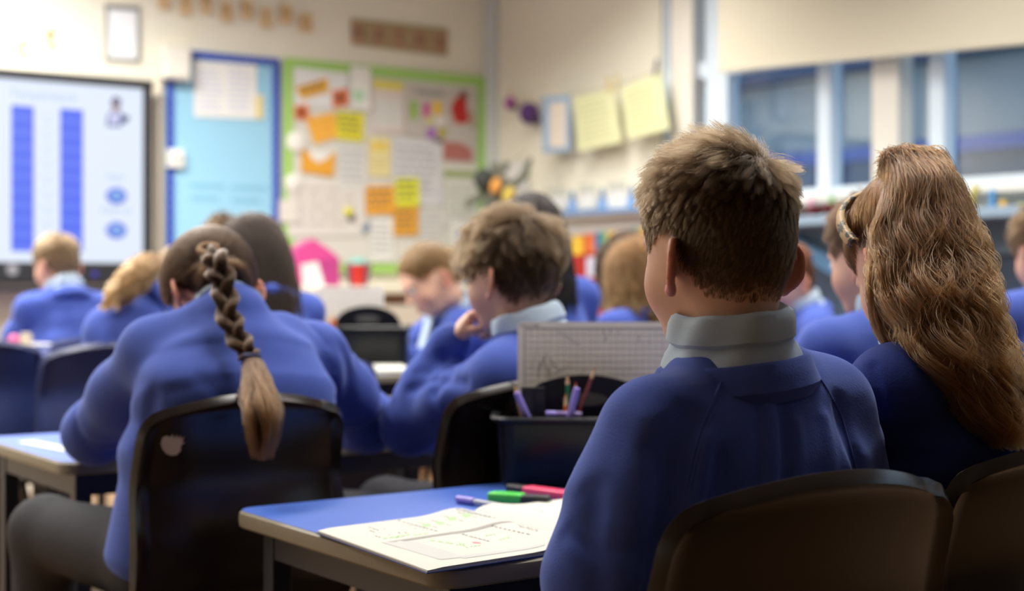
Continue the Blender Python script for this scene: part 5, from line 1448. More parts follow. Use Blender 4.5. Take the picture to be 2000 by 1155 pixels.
for (x, z, w_, h_, a) in ((.160, -.020, .003, .010, 0), (.163, -.032, .004, .008, .3), (.172, -.018, .0025, .008, .1), (.188, -.018, .002, .006, 0), (.046, -.074, .003, .036, .5), (.052, -.080, .004, .030, -.4), (.060, -.085, .003, .030, .2), (.068, -.078, .002, .034, -.7), (.040, -.09, .003, .03, .1), (.095, -.03, .0012, .05, -1.0), (.225, -.03, .002, .012, .2), (.245, -.036, .002, .008, 0), (.110, -.100, .001, .05, .9), (.075, -.092, .0012, .05, 1.1), (.030, -.072, .001, .04, .25)):
    M_ = np.array(Matrix.Rotation(a, 3, 'Y'))
    MB().box((x, -.0034, z), (w_, .0002, h_), 0, M_).build('pencil_smudge', PENCILG, wb)
def pencil(label, tip, foot, cbody, ctip, r=.0036):
    a, b = np.array(tip, float), np.array(foot, float); L = np.linalg.norm(b - a)
    t = thing('pencil', label, 'pencil', b)
    d = a - b
    MB().tube([d * 0, d * (1 - .020 / L)], r, 6).build('shaft', cbody, t)
    MB().tube([d * (1 - .020 / L), d * (1 - .005 / L)], [r, r * .4], 8).build('sharpened_wood', mat('pencil_wood', rgb(206, 170, 128), rough=.7), t, True)
    MB().tube([d * (1 - .0055 / L), d], [r * .42, r * .12], 6).build('lead', ctip, t)
    return t
REDL = mat('red_lead', rgb(190, 60, 50), rough=.6)
pencil('green pencil standing upright in the tray', at(1108, 729, 2.62), at(1112, 900, 2.63), mat('pencil_green', rgb(24, 112, 78), rough=.35), INKB)
pencil('dark red and black pencil leaning right in the tray', at(1163, 718, 2.60), at(1098, 900, 2.63), mat('pencil_red', rgb(110, 34, 34), rough=.35), REDL)
pencil('short orange pencil beside the green pencil in the tray', at(1105, 770, 2.60), at(1104, 900, 2.61), mat('pencil_orange', rgb(200, 110, 40), rough=.4), mat('orange_lead', rgb(210, 110, 50)))
pencil('pencil with a red point behind the lilac pen in the tray', at(1125, 747, 2.625), at(1112, 900, 2.645), mat('pencil_maroon', rgb(120, 50, 44), rough=.4), REDL)
pencil('pale wooden pencil poking out at the left corner of the tray', at(1004, 748, 2.66), at(1040, 900, 2.66), mat('pencil_tan', rgb(190, 150, 110), rough=.5), INKB)
for lb, a, b in (('lilac felt pen leaning left at the corner of the tray', at(1009, 767, 2.595), at(1066, 900, 2.61)), ('lilac felt pen standing among the pencils in the tray', at(1127, 758, 2.585), at(1094, 900, 2.60))):
    pen('felt_pen', lb, a, b, [('cap', 0, .42, .0058, .0066, LILAC), ('barrel', .42, 1, .0062, .0058, mat('pale_lilac', rgb(158, 146, 212), rough=.4))])
a = at(1066, 809, 2.60); b = at(1136, 811, 2.60)
pen('felt_pen', 'lilac felt pen lying along the front rim of the tray', a, b, [('cap', 0, .3, .0058, .0060, LILAC), ('barrel', .3, 1, .0058, .0056, mat('muted_lilac', rgb(124, 104, 160), rough=.4))])
for i, (x, d_) in enumerate(((1030, 2.64), (1052, 2.66))):
    p = at(x, 756, d_); t = thing('marker_case', ('black slim case at the left end of the tray', 'black slim case second from the left end of the tray')[i], 'case', (p[0], p[1], ZD + .008), -YAW)
    MB().box((0, 0, (p[2] - ZD - .008) / 2), (.022, .020, p[2] - ZD - .008)).build('case', BLK, t, bevel=.003)
    MB().box((0, 0, (p[2] - ZD - .008) * .98), (.024, .022, .006)).build('lid', BLK, t, bevel=.002)

# on the plait girl's table
q = [on_z(x, y, ZD + .0035) for x, y in ((34, 862), (66, 859), (150, 876), (146, 884))]; c = np.mean(q, 0)
o = MB().slab([p - c for p in q], UPV, .001).build('ruler', mat('pale_ruler', rgb(206, 206, 196), rough=.4)); o.location = c - UPV * .0028; tag(o, 'pale ruler lying by the left elbow of the girl with the plait', 'ruler')
a = on_z(126, 868, ZD + .009); pen('felt_pen', 'green pen end beside the left elbow of the girl with the plait', a, a + RT * .09 + FW * .03, [('cap', 0, .3, .0085, .0085, mat('pen_green', rgb(60, 176, 96), rough=.4)), ('barrel', .3, 1, .007, .006, SILV)])
# beyond
t2c = at(718, 700, 5.06); t2c[2] = .736
tray('black stationery tray on the pale edged table beside the fair girl', t2c, -YAW, .285, .18, .135)
whiteboard('blank whiteboard standing in the far black tray', at(617, 560, 5.10), .235, .20, -YAW, -.03)
for lb, tx, cc in (('orange pencil in the far black tray', 648, (226, 110, 60)), ('pale pencil in the far black tray, left of the orange one', 632, (206, 176, 140))):
    pencil(lb, at(tx, 612, 5.0), at(tx + 10, 690, 5.02), mat('pencil_%d' % cc[1], rgb(*cc), rough=.5), INKB, .009)
for lb, x in (('grey pen pot in the far tray, the left one', 668), ('grey pen pot in the far tray, the right one', 700)):
    p = at(x, 612, 5.0); o = MB().lathe([(.022, 0), (.026, .12), (.024, .12), (.02, .004)], (0, 0, 0), 16).build('pen_pot', mat('smoky_pot', rgb(104, 96, 96), rough=.4), None, True); o.location = (p[0], p[1], .746); tag(o, lb, 'pot')
q = [on_z(x, y, .737) for x, y in ((664, 706), (770, 706), (800, 728), (676, 730))]; c = np.mean(q, 0)
t = thing('workbook', 'open book lying in front of the far black tray', 'book', (c[0], c[1], .736)); c[2] = .736
MB().slab([p - c for p in q], UPV, .004).build('page_stack', EDGEP, t)
for s0, s1 in ((.0, .49), (.51, 1)):
    P_ = lambda u, v: (q[0] * (1 - u) + q[1] * u) * (1 - v) + (q[3] * (1 - u) + q[2] * u) * v
    MB().slab([P_(s0, .02) - c + UPV * .004, P_(s1, .02) - c + UPV * .004, P_(s1, .98) - c + UPV * .004, P_(s0, .98) - c + UPV * .004], UPV, .006).build('page', BOOKP, t, bevel=.002)
q = [at(590, 556, 5.2), at(614, 556, 5.2), at(616, 650, 5.2), at(588, 650, 5.2)]; c = np.mean(q, 0)
bx2 = thing('storage_tub', 'white tub of odds and ends on the table at the left edge', 'tub', (1.446, 4.95, ZD + .001))
bx2.scale = (1, 1, 1.2)
MB().lathe([(.09, 0), (.115, .125), (.12, .13), (.11, .128), (.085, .006)], (0, 0, 0), 24, 1.2, .9).build('tub', mat('white_tub', rgb(220, 220, 216), rough=.4), bx2, True)
for nm, x, y, cc, r_ in (('green_ball', -.06, 0, (90, 170, 80), .022), ('pink_ball', .02, 0, (190, 90, 140), .024)): MB().ball((x, y, .135), r_).build(nm, mat(nm, rgb(*cc), rough=.6), bx2, True)
o = MB().lathe([(.014, 0), (.016, .10), (.013, .105)], (0, 0, 0), 14).build('glue_stick', mat('beige_stick', rgb(190, 178, 158), rough=.5), None, True); o.location = (1.50, 4.93, ZD + .012); o.scale = (1.2, 1.2, 1.75); tag(o, 'beige glue stick standing up out of the white tub', 'glue stick')
# ------------------------------------------------------------------ the children
def seated(label, px, py, d, yaw, pitch, hair_col, scale=1.0, body_yaw=None, lean=.10, roll=0, jumper=JUMPER, wr=None, seed=0, h=.0085, sh=1.0, **kw):
    o = at(px, py, d); by = yaw if body_yaw is None else body_yaw
    a = math.radians(by); f = np.array([-math.sin(a), math.cos(a), 0]); r_ = np.array([math.cos(a), math.sin(a), 0])
    R = rot_head(yaw, pitch, roll)
    neck = o + R @ np.array([0, -.020, -.070]) * scale - UPV * .040 * scale - f * .016
    s = scale * sh
    shl, shr = neck - r_ * .135 * s - UPV * .060, neck + r_ * .135 * s - UPV * .060
    chest = neck - UPV * .20 - f * (.02 + lean * .25)
    pelvis = np.array([neck[0] - f[0] * (.04 + lean), neck[1] - f[1] * (.04 + lean), .53])
    ell = shl - UPV * .20 - r_ * .045 + f * .10; elr = shr - UPV * .20 + r_ * .045 + f * .10
    wrl = ell + f * .20 + r_ * .08 - UPV * .02; wrr = elr + f * .20 - r_ * .08 - UPV * .02
    for w_ in (wrl, wrr): w_[2] = max(w_[2], .70)
    P = make_person(label, o, yaw, pitch, roll, neck, shl, shr, ell, elr, wrl, wrr, pelvis, chest, hair_col, scale, h=h, hj=h * 1.1, jumper=jumper, seed=seed, torso_w=(.130 * s, .145 * s, .150 * s), torso_d=(.080, .098, .105), sleeve=(.050, .050, .046, .036), **kw)
    return P
def hidden_chair(label, P):
    c = P.pelvis - P.fwd * .17; r_ = np.array([P.fwd[1], -P.fwd[0], 0])
    chair(label, c - r_ * .2, c + r_ * .2, .80, NAVYP)
hc = lambda r_, g, b: rgb(r_, g, b)

# --- the boy with spiky hair, nearest the camera
H1 = hc(112, 88, 64)
sh1l, sh1r = at(1280, 846, 1.555), at(1604, 800, 1.725)
folds1 = [([(1352, 818), (1334, 870), (1318, 940), (1304, 1030), (1292, 1100), (1284, 1155)], .018, .024), ([(1345, 822), (1310, 846), (1285, 880)], .014, .008),
          ([(1262, 830), (1238, 930), (1222, 1050)], .020, -.006), ([(1380, 850), (1368, 930), (1352, 1010)], .010, -.006), ([(1502, 800), (1506, 860), (1504, 960)], .009, -.007),
          ([(1485, 800), (1486, 950)], .008, .004), ([(1530, 810), (1532, 955)], .009, .006), ([(1556, 830), (1560, 960)], .008, -.004), ([(1640, 790), (1662, 870), (1676, 950)], .011, .012),
          ([(1610, 820), (1622, 950)], .010, -.005), ([(1430, 748), (1500, 766), (1570, 752)], .012, .003), ([(1410, 900), (1420, 1000)], .012, .005), ([(1160, 960), (1150, 1060), (1170, 1140)], .014, .006), ([(1110, 1040), (1180, 1075), (1240, 1070)], .012, .005)]
P1 = make_person('boy with spiky brown hair seen from behind, nearest the camera', at(1404, 492, 1.66), -8, 8, 0, at(1432, 688, 1.645), sh1l, sh1r, at(1180, 1130, 1.53), at(1640, 1060, 1.80),
                 (1.24, 1.47, .705), (1.43, 1.62, .705), (1.15, 1.215, .53), at(1446, 900, 1.665), H1, 1.03, h=.0036, hj=.0042, folds=folds1, seed=1,
                 torso_w=(.150, .165, .165), torso_d=(.088, .108, .112), sleeve=(.052, .060, .058, .040), collar_tilt=.3, trap=(.041, .026))
# raglan seams, laid on the cloth
def seam(P, line, r_=.0016, name='seam', off=0.0):
    bm_ = bpy.data.objects[P.jumper.name].data
    bv = BVHTree.FromPolygons([tuple(v) for v in P.jV], [tuple(q) for q in P.jQ])
    pts = []
    for i in range(len(line) - 1):
        for t in np.linspace(0, 1, 10, endpoint=False):
            s_ = sight(*(np.array(line[i]) * (1 - t) + np.array(line[i + 1]) * t))
            h_ = bv.ray_cast(Vector(CAM), Vector(s_).normalized())
            if h_[0] is not None: pts.append(np.array(h_[0]) + np.array(h_[1]) * off)
    if len(pts) > 3:
        q = np.array(pts)
        for _ in range(2): q[1:-1] = (q[:-2] + 2 * q[1:-1] + q[2:]) / 4
        MB().tube(q, r_, 6).build(name, P.jumper.data.materials[0], P.jumper, True)
seam(P1, [(1420, 722), (1398, 770), (1372, 830), (1352, 900), (1340, 960)])
seam(P1, [(1428, 722), (1406, 772), (1380, 834), (1360, 905), (1348, 962)], .0009)
seam(P1, [(1582, 712), (1612, 755), (1642, 810), (1662, 880), (1674, 925)])
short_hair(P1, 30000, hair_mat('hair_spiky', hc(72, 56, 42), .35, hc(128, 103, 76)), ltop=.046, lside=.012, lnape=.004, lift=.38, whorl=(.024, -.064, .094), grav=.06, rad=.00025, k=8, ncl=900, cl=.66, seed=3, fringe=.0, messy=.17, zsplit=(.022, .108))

# --- girl with the leopard headband
H2 = hc(110, 78, 52)
P2 = make_person('girl with long wavy brown hair and a leopard print headband', at(1786, 512, 1.93), -24, 34, -4, at(1822, 690, 1.90), at(1752, 772, 1.80), at(1998, 762, 1.99), at(1802, 935, 1.93), at(2080, 940, 2.10),
                 at(1772, 912, 2.20), (2.02, 1.60, .705), (1.56, 1.235, .53), at(1885, 870, 1.875), H2, 1.0, h=.0045, hj=.005, jumper=KNIT, seed=2,
                 hands=(dict(dirv=-RT + FW * .2, n=-UPV * .6 - FW * .7, side=UPV, s=.85, curl=(55, 60, 40)), 'rest'), torso_w=(.140, .155, .155), torso_d=(.085, .100, .105), sleeve=(.056, .050, .046, .038), collar=True,
                 folds=[([(1704, 718), (1716, 760), (1720, 812)], .006, .005), ([(1760, 903), (1850, 892)], .012, .005), ([(1745, 850), (1810, 842)], .012, .003)])
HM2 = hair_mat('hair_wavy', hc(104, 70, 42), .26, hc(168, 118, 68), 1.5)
B2 = at(1744, 322, 1.955)
slick_to(P2, 7000, B2, HM2, 5, k=10, rad=.00032, off=.008)
# hair gathered high and falling in waves
def fall(P, name, n, m, B, stations, d0, seed, k=26, rad=.00030, wave=.0085, wl=.09, ncl=100, cl=.82, dth=.030, up=None):
    """stations: (y, x centre, half width, depth) of a falling curtain of hair"""
    r_ = np.random.default_rng(seed)
    u = r_.uniform(-1, 1, n); w_ = r_.normal(size=n) * .6
    C = [B + r_.normal(size=(n, 3)) * .007]
    if up is not None: C.append(np.array([at(x0 + uu * hw, y0, dd) for (y0, x0, hw, dd) in [up] for uu in u]) + r_.normal(size=(n, 3)) * .006)
    for (y, x, hw, dd) in stations:
        base = np.array([at(x + uu * hw, y, dd) for uu in u + (np.sin(u * 9 + len(C) * 1.7) * .07)])
        C.append(base + FW[None] * ((u ** 2)[:, None] * .035 + (w_ * dth)[:, None]) + r_.normal(size=(n, 3)) * .0015)
    C = np.stack(C, 1)
    pts = bez(C, k)
    cut = 1 - .34 * r_.random(n) ** 1.6
    t = np.linspace(0, 1, k); idx = np.clip(t[None] * cut[:, None] * (k - 1), 0, k - 1); i0 = np.minimum(idx.astype(int), k - 2); f = (idx - i0)[..., None]; ar = np.arange(n)[:, None]
    pts = pts[ar, i0] * (1 - f) + pts[ar, i0 + 1] * f
    pts = clump(pts, ncl, cl, r_, .5)
    g = ((u + 1) / 2 * 11 + w_ * 2).astype(int)
    pc = r_.uniform(0, 6.28, (64, 2)); am = r_.uniform(.5, 1.5, 64); g = g % 64
    s_ = np.concatenate([np.zeros((n, 1)), np.cumsum(np.linalg.norm(np.diff(pts, axis=1), axis=2), 1)], 1)
    en = np.clip((t - .12) * 2.2, 0, 1)[None]
    ph = s_ * 6.283 / wl + pc[g, 0][:, None]
    pts = pts + (np.sin(ph) * wave * am[g][:, None] * en)[..., None] * RT + (np.cos(ph + pc[g, 1][:, None]) * wave * .8 * am[g][:, None] * en)[..., None] * FW
    return curves_obj(name, pts, rad * np.concatenate([np.ones(k - 4), [.9, .8, .6, .3]]), m, P.body)
fall(P2, 'ponytail', 17000, HM2, B2, [(342, 1806, 78, 1.895), (420, 1815, 98, 1.86), (500, 1832, 114, 1.825), (580, 1846, 122, 1.79), (660, 1868, 118, 1.765), (740, 1918, 92, 1.74), (815, 1955, 72, 1.735), (880, 1978, 56, 1.735)], 1.8, 6, up=(304, 1782, 52, 1.925))
bundle(P2, 'side_lock', [B2, at(1726, 430, 1.885), at(1712, 500, 1.86), at(1715, 560, 1.83), at(1722, 620, 1.83), at(1752, 672, 1.82), at(1800, 706, 1.81), at(1850, 728, 1.79)], [.003, .006, .008, .012, .013, .012, .010, .004], 1300, HM2, 8, k=18, rad=.0003, wave=.004, wl=.09)
bundle(P2, 'side_lock', [B2, at(1730, 400, 1.87), at(1722, 470, 1.84), at(1740, 540, 1.81), at(1772, 600, 1.80), at(1818, 640, 1.79), at(1850, 690, 1.77), at(1862, 760, 1.75), at(1900, 820, 1.745)], [.003, .008, .010, .014, .016, .014, .014, .010, .004], 1500, HM2, 9, k=20, rad=.0003, wave=.006, wl=.08)
# headband: a padded strip over the head, just in front of the gathered hair
def headband(P, m):
    V, Fs = [], []
    th = np.linspace(-1.72, 1.72, 48)
    for a in th:
        for j, (off, rad) in enumerate(((-.019, .0055), (-.014, .0115), (.0, .0135), (.014, .0115), (.019, .0055))):
            dirv = np.array([math.sin(a), -.12 + off * 6.0 + .42 * math.cos(a), math.cos(a)])
            rr = np.array([.073, .092, .082]); dirv = unit(dirv); k_ = 1 / np.linalg.norm(dirv / rr)
            V.append(P.H(*(dirv * (k_ + rad + .0095) + np.array([0, -.006, .032]))))
    for i in range(len(th) - 1):
        for j in range(4): Fs.append((i * 5 + j, i * 5 + j + 1, (i + 1) * 5 + j + 1, (i + 1) * 5 + j))
    o = MB().add(V, Fs).build('headband', m, P.body, True)
    md = o.modifiers.new('thick', 'SOLIDIFY'); md.thickness = .002
lp = bpy.data.materials.new('leopard_print'); lp.use_nodes = True; nt = lp.node_tree; b = nt.nodes['Principled BSDF']; b.inputs['Roughness'].default_value = .5
tcn = nt.nodes.new('ShaderNodeTexCoord'); vo = nt.nodes.new('ShaderNodeTexVoronoi'); vo.inputs['Scale'].default_value = 50; vo.inputs['Randomness'].default_value = .9
nz = nt.nodes.new('ShaderNodeTexNoise'); nz.inputs['Scale'].default_value = 120
mxv = nt.nodes.new('ShaderNodeMix'); mxv.data_type = 'VECTOR'; mxv.inputs['Factor'].default_value = .03
nt.links.new(tcn.outputs['Object'], mxv.inputs[4]); nt.links.new(tcn.outputs['Object'], nz.inputs['Vector']); nt.links.new(nz.outputs['Color'], mxv.inputs[5]); nt.links.new(mxv.outputs[1], vo.inputs['Vector'])
cr_ = nt.nodes.new('ShaderNodeValToRGB'); cr_.color_ramp.interpolation = 'CONSTANT'
for pos, c_ in ((0, rgb(120, 88, 58)), (.16, rgb(44, 36, 34)), (.42, rgb(176, 144, 96))):
    e = cr_.color_ramp.elements[0] if pos == 0 else cr_.color_ramp.elements.new(pos); e.position = pos; e.color = c_
cr_.color_ramp.elements[-1].color = rgb(176, 144, 96)
nt.links.new(vo.outputs['Distance'], cr_.inputs['Fac']); nt.links.new(cr_.outputs['Color'], b.inputs['Base Color'])
headband(P2, lp)
a, b_ = at(1714, 898, 2.185), at(1742, 914, 2.19)
pen('felt_pen', 'black pen with a pink end held by the girl with the headband', a, a + (b_ - a) * 2.2, [('pink_end', 0, .16, .0060, .0060, mat('hot_pink', rgb(226, 90, 140), rough=.4)), ('barrel', .16, 1, .0092, .0092, mat('charcoal_plastic', rgb(48, 49, 52)))])

# --- girl with the plait
H3 = hc(70, 52, 40)
P3 = make_person('girl with a long brown plait leaning over her table', at(415, 575, 2.84), -4, 48, 0, at(446, 612, 2.75), at(305, 690, 2.70), at(612, 696, 2.90), at(186, 845, 2.90), at(720, 826, 3.12),
                 (1.17, 3.10, .705), (1.42, 3.14, .705), (1.085, 2.52, .53), at(468, 770, 2.70), H3, 1.04, h=.006, hj=.0055, seed=3,
                 torso_w=(.158, .182, .180), torso_d=(.096, .118, .120), collar_r=.84, sleeve=(.062, .062, .058, .042), knees=((.915, 2.88, .535), (1.24, 2.90, .52)), band_s=.72,
                 folds=[([(668, 680), (684, 740), (680, 800)], .014, .008), ([(612, 640), (650, 720), (655, 790)], .010, .004), ([(300, 772), (285, 830), (270, 880)], .014, .008), ([(330, 765), (420, 745)], .012, .003), ([(640, 690), (662, 760)], .010, -.004), ([(395, 740), (430, 775)], .012, .003)])
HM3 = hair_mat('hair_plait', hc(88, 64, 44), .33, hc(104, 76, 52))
B3 = at(412, 500, 2.72)
slick_to(P3, 12000, B3, HM3, 12, k=12, rad=.00042, off=.016)
def braid(P, path, n, m, A, Bd, rb, cycles, seed, k=110, rad=.0005):
    r_ = np.random.default_rng(seed)
    C = bez(np.array(path)[None], k)[0]
    t = np.linspace(0, 1, k); tang = nrm(np.gradient(C, axis=0)); side = nrm(np.cross(tang, FW)); dep = nrm(np.cross(side, tang))
    tap = (1 - .30 * t) * np.clip(.35 + t / .12 * .65, 0, 1)
    al = []
    for j in range(3):
        ph = 2 * math.pi * (cycles * t + j / 3)
        cx = A * np.sin(ph) * tap; cy = Bd * np.sin(2 * ph) * tap
        a = r_.uniform(0, 6.28, n); q = np.sqrt(r_.random(n)) ** .6
        tw = 2 * math.pi * .6 * t[None] + a[:, None]
        ox = np.cos(tw) * q[:, None] * rb * tap[None]; oy = np.sin(tw) * q[:, None] * rb * .8 * tap[None]
        al.append(C[None] + side[None] * (cx[None] + ox)[..., None] + dep[None] * (cy[None] + oy)[..., None])
    return curves_obj('plait', np.concatenate(al), rad, m, P.body)
bp_ = [at(408, 486, 2.70), at(424, 518, 2.645), at(437, 560, 2.63), at(444, 610, 2.60), at(462, 655, 2.575), at(484, 690, 2.55), at(490, 700, 2.545)]
braid(P3, bp_, 420, HM3, .0155, .0095, .0135, 2.1, 14)
MB().tube([at(405, 484, 2.70) + v for v in []] or [at(408 + 19 * math.cos(a), 488 + 9 * math.sin(a), 2.69 - .010 * math.sin(a)) for a in np.linspace(0, 6.0, 22)], .006, 8).build('hair_bobble', mat('tan_bobble', rgb(150, 122, 92), rough=.8), P3.body, True)
tie = at(491, 700, 2.545)
MB().lathe([(.012, -.010), (.0165, -.006), (.017, .006), (.012, .010)], tie, 16).build('hair_tie', mat('navy_tie', rgb(50, 52, 88), rough=.8), P3.body, True)
bundle(P3, 'plait_tail', [tie, at(496, 725, 2.52), at(506, 770, 2.46), at(512, 815, 2.41), at(514, 850, 2.40), at(514, 900, 2.40)], [.010, .018, .028, .031, .027, .016], 3200, hair_mat('hair_tail', hc(116, 86, 58), .33, hc(150, 112, 74)), 15, k=18, rad=.00045, wave=.004, wl=.12, taper=.30, ncl=70, cl=.55)

# --- boy with his hand to his mouth
H4 = hc(96, 76, 56)
sh4l = at(985, 735, 2.82)
w4 = at(878, 672, 2.98)
P4 = make_person('boy with thick brown hair resting his mouth on his fist', at(1002, 537, 2.92), 7, 8, 0, at(1036, 655, 2.90), sh4l, at(1165, 725, 3.06), at(800, 832, 3.05), at(1130, 885, 3.20),
                 w4, (1.62, 2.96, .705), (1.66, 2.46, .53), at(1062, 840, 2.92), H4, 1.06, h=.0045, hj=.0055, seed=4,
                 hands=(dict(dirv=at(925, 612, 2.99) - w4, n=RT * .8 - UPV * .6 + FW * .2, side=-FW, s=.98, curl=(62, 78, 55), thumb=(.8, .2, .5)), 'rest'),
                 sleeve=(.060, .062, .056, .042), torso_w=(.155, .17, .165), collar_r=1.02, folds=[([(862, 700), (880, 730), (850, 765)], .012, .010), ([(800, 762), (850, 742), (910, 748)], .010, .008), ([(960, 790), (930, 860), (880, 905)], .016, .008), ([(1000, 800), (960, 880)], .014, -.004)])
short_hair(P4, 13000, hair_mat('hair_mop', hc(84, 64, 46), .36, hc(114, 92, 66)), ltop=.052, lside=.026, lnape=.012, lift=.42, whorl=(.008, -.055, .108), grav=.45, wave=.005, rad=.00045, k=9, ncl=420, cl=.72, seed=21, fringe=.016, messy=.28, zsplit=(.0, .075))

# --- further children
P5 = seated('fair haired boy below the screen seen from behind', 112, 518, 5.5, 18, 16, hc(152, 126, 94), 1.0, body_yaw=4, seed=5, lean=.06)
short_hair(P5, 5500, hair_mat('hair_fair', hc(150, 124, 92), .4, hc(172, 146, 112)), ltop=.028, lside=.010, lnape=.006, lift=.3, rad=.0009, k=5, ncl=200, cl=.3, seed=22)
o6 = at(345, 548, 4.78)
P6 = make_person('slumped girl with a blonde ponytail across her shoulder', o6, -25, 45, 8, at(300, 580, 4.68), at(208, 640, 4.52), at(372, 610, 4.78), at(190, 735, 4.72), at(400, 700, 5.0), (1.66, 4.92, .705), (1.98, 4.98, .705), (1.58, 4.46, .53), at(262, 690, 4.58), hc(186, 148, 98), 1.0, h=.0085, hj=.009, seed=6, torso_w=(.14, .155, .155))
HM6 = hair_mat('hair_blonde', hc(150, 112, 70), .35, hc(186, 146, 98))
B6 = at(308, 508, 4.70)
slick_to(P6, 3500, B6, HM6, 31, rad=.0009)
bundle(P6, 'ponytail', [B6, at(288, 520, 4.60), at(262, 545, 4.50), at(234, 572, 4.44), at(210, 598, 4.42)], [.018, .040, .046, .040, .026], 1500, HM6, 32, k=14, rad=.0010, wave=.012, taper=.32, ncl=24, cl=.7)
bundle(P6, 'ponytail_strand', [B6, at(282, 512, 4.56), at(246, 540, 4.46), at(216, 580, 4.40), at(196, 606, 4.38)], [.012, .020, .026, .024, .012], 600, HM6, 43, k=14, rad=.0010, wave=.012, taper=.3, ncl=14, cl=.7)
P7 = seated('girl with long dark hair in front of the pale blue board', 494, 508, 4.3, -6, 30, hc(58, 44, 38), 1.03, body_yaw=-4, seed=7, lean=.16)
loose_hair(P7, 6500, .34, hair_mat('hair_dark', hc(60, 46, 38), .35, hc(72, 56, 46)), 33, rad=.0009, vol=.020, back=.10)
hidden_chair('navy plastic chair under the girl with long dark hair', P7)
P7b = seated('brown haired child half hidden beyond the dark haired girl', 441, 480, 5.9, 10, 15, hc(92, 72, 54), 1.0, seed=8)
short_hair(P7b, 3500, hair_mat('hair_mid', hc(92, 72, 54), .4, hc(110, 88, 66)), ltop=.04, lside=.02, rad=.0011, k=5, ncl=150, seed=34)
hidden_chair('navy plastic chair under the half hidden brown haired child', P7b)
# fair girl at the side of the far table
yw8 = 74
f8 = np.array([-math.sin(math.radians(yw8)), math.cos(math.radians(yw8)), 0]); l8 = np.array([-f8[1], f8[0], 0])
o8 = at(842, 545, 5.32); n8 = at(880, 604, 5.40)
P8 = make_person('fair haired girl with her face turned down to the left', o8, yw8, 34, 4, n8, n8 + l8 * .135 - UPV * .06, n8 - l8 * .135 - UPV * .06, n8 + l8 * .17 - UPV * .20 + f8 * .10, n8 - l8 * .16 - UPV * .18 + f8 * .14,
                 n8 + l8 * .08 + f8 * .30 - UPV * .15, n8 - l8 * .06 + f8 * .30 - UPV * .14, np.array([n8[0] - f8[0] * .12, n8[1] - f8[1] * .12, .53]), n8 - UPV * .2 - f8 * .03, hc(164, 132, 92), 1.13, h=.007, hj=.009, seed=9, torso_w=(.135, .15, .15))
MB().slab([n8 + f8 * .062 + l8 * .045 - UPV * .02, n8 + f8 * .062 - l8 * .045 - UPV * .02, n8 + f8 * .105 - l8 * .03 - UPV * .16, n8 + f8 * .105 + l8 * .04 - UPV * .16], f8, .02).build('shirt_front', POLO, P8.body, bevel=.008)
HM8 = hair_mat('hair_honey', hc(164, 130, 88), .38, hc(184, 150, 104))
B8 = o8 + P8.R @ np.array([0, -.095, .045]) * 1.13
slick_to(P8, 4000, B8, HM8, 35, rad=.0010, off=.006)
bundle(P8, 'ponytail', [B8, B8 + RT * .04 - UPV * .01, B8 + RT * .075 - UPV * .06, B8 + RT * .09 - UPV * .13], [.014, .028, .028, .010], 900, HM8, 36, k=10, rad=.001)
MB().lathe([(.012, -.006), (.020, -.003), (.020, .003), (.012, .006)], B8, 14).build('hair_tie', mat('mauve_tie', rgb(150, 100, 160), rough=.8), P8.body, True)
hidden_chair('navy plastic chair under the fair haired girl', P8)
P9 = seated('dark haired child behind the boy with his fist to his mouth', 1034, 466, 4.3, -8, 12, hc(40, 28, 30), 1.06, seed=10, lean=.05)
loose_hair(P9, 5500, .33, hair_mat('hair_black', hc(42, 30, 32), .35, hc(34, 34, 34)), 37, rad=.001, vol=.012, back=.05)
hidden_chair('navy plastic chair under the dark haired child', P9)
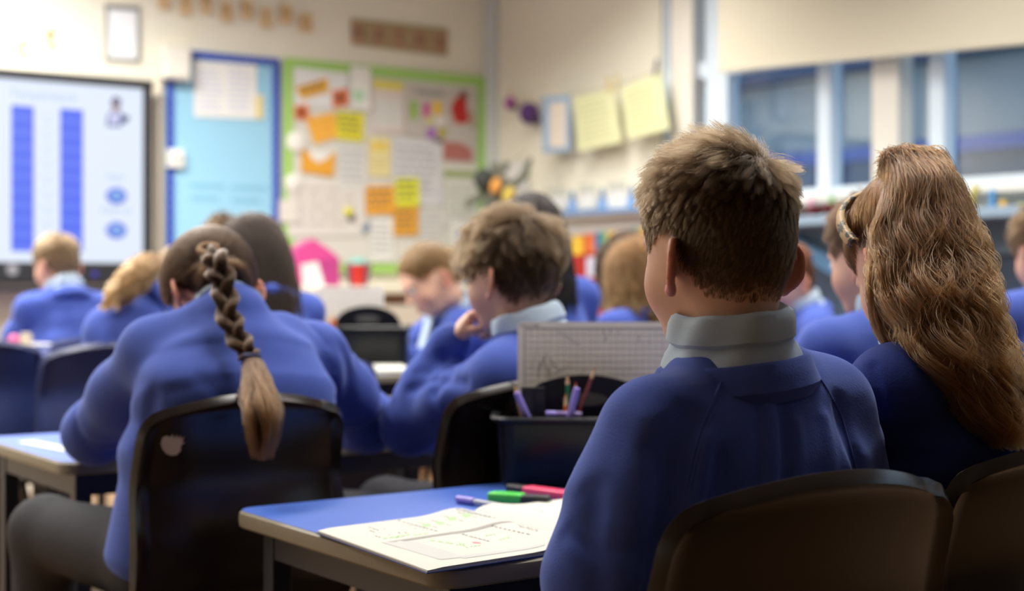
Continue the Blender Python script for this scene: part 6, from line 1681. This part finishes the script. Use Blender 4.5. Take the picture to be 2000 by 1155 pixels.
P10 = seated('blonde girl with shoulder length hair left of the spiky haired boy', 1246, 545, 4.6, -6, 25, hc(190, 152, 100), 1.0, seed=11, lean=.15)
loose_hair(P10, 4500, .24, hair_mat('hair_gold', hc(140, 100, 60), .35, hc(190, 146, 92)), 38, rad=.0011, vol=.022, back=.12, ncl=36, wave=.008)
hidden_chair('navy plastic chair under the blonde girl', P10)
P10b = seated('brown haired child in front of the red display board', 1226, 522, 5.5, 55, 25, hc(88, 66, 50), 1.05, seed=12, lean=.1)
loose_hair(P10b, 3500, .20, hair_mat('hair_brown', hc(88, 66, 48), .35, hc(100, 78, 58)), 39, rad=.0013, vol=.016, back=.05)
nb = P10b.neck; ff = P10b.fwd; rr_ = P10b.right
MB().slab([nb + ff * .06 + rr_ * .05 - UPV * .02, nb + ff * .06 - rr_ * .07 - UPV * .02, nb + ff * .115 - rr_ * .06 - UPV * .17, nb + ff * .115 + rr_ * .05 - UPV * .17], ff, .02).build('shirt_front', POLO, P10b.body, bevel=.008)
hidden_chair('navy plastic chair under the brown haired child', P10b)
P11 = seated('auburn haired child glimpsed right of the spiky haired boy', 1536, 546, 4.9, 70, 22, hc(128, 76, 48), 1.0, seed=13)
short_hair(P11, 3500, hair_mat('hair_auburn', hc(128, 76, 48), .4), ltop=.03, lside=.02, rad=.0011, k=5, ncl=150, seed=40)
hidden_chair('navy plastic chair under the auburn haired child', P11)
P12 = seated('boy with dark hair mostly hidden behind the headband girl', 1712, 506, 2.9, -4, 12, hc(76, 56, 42), 1.05, body_yaw=-2, seed=14, h=.007, sh=1.3)
short_hair(P12, 5000, hair_mat('hair_umber', hc(76, 56, 42), .4), ltop=.035, lside=.014, rad=.0007, k=6, ncl=200, seed=41)
hidden_chair('navy plastic chair under the boy behind the headband girl', P12)
P13 = seated('child at the right edge of the picture, half out of frame', 2046, 492, 3.7, -25, 20, hc(104, 80, 58), 1.0, seed=15)
short_hair(P13, 3500, hair_mat('hair_hazel', hc(104, 80, 58), .4), ltop=.04, lside=.025, rad=.0009, k=6, ncl=200, seed=42)
hidden_chair('navy plastic chair under the child at the right edge', P13)
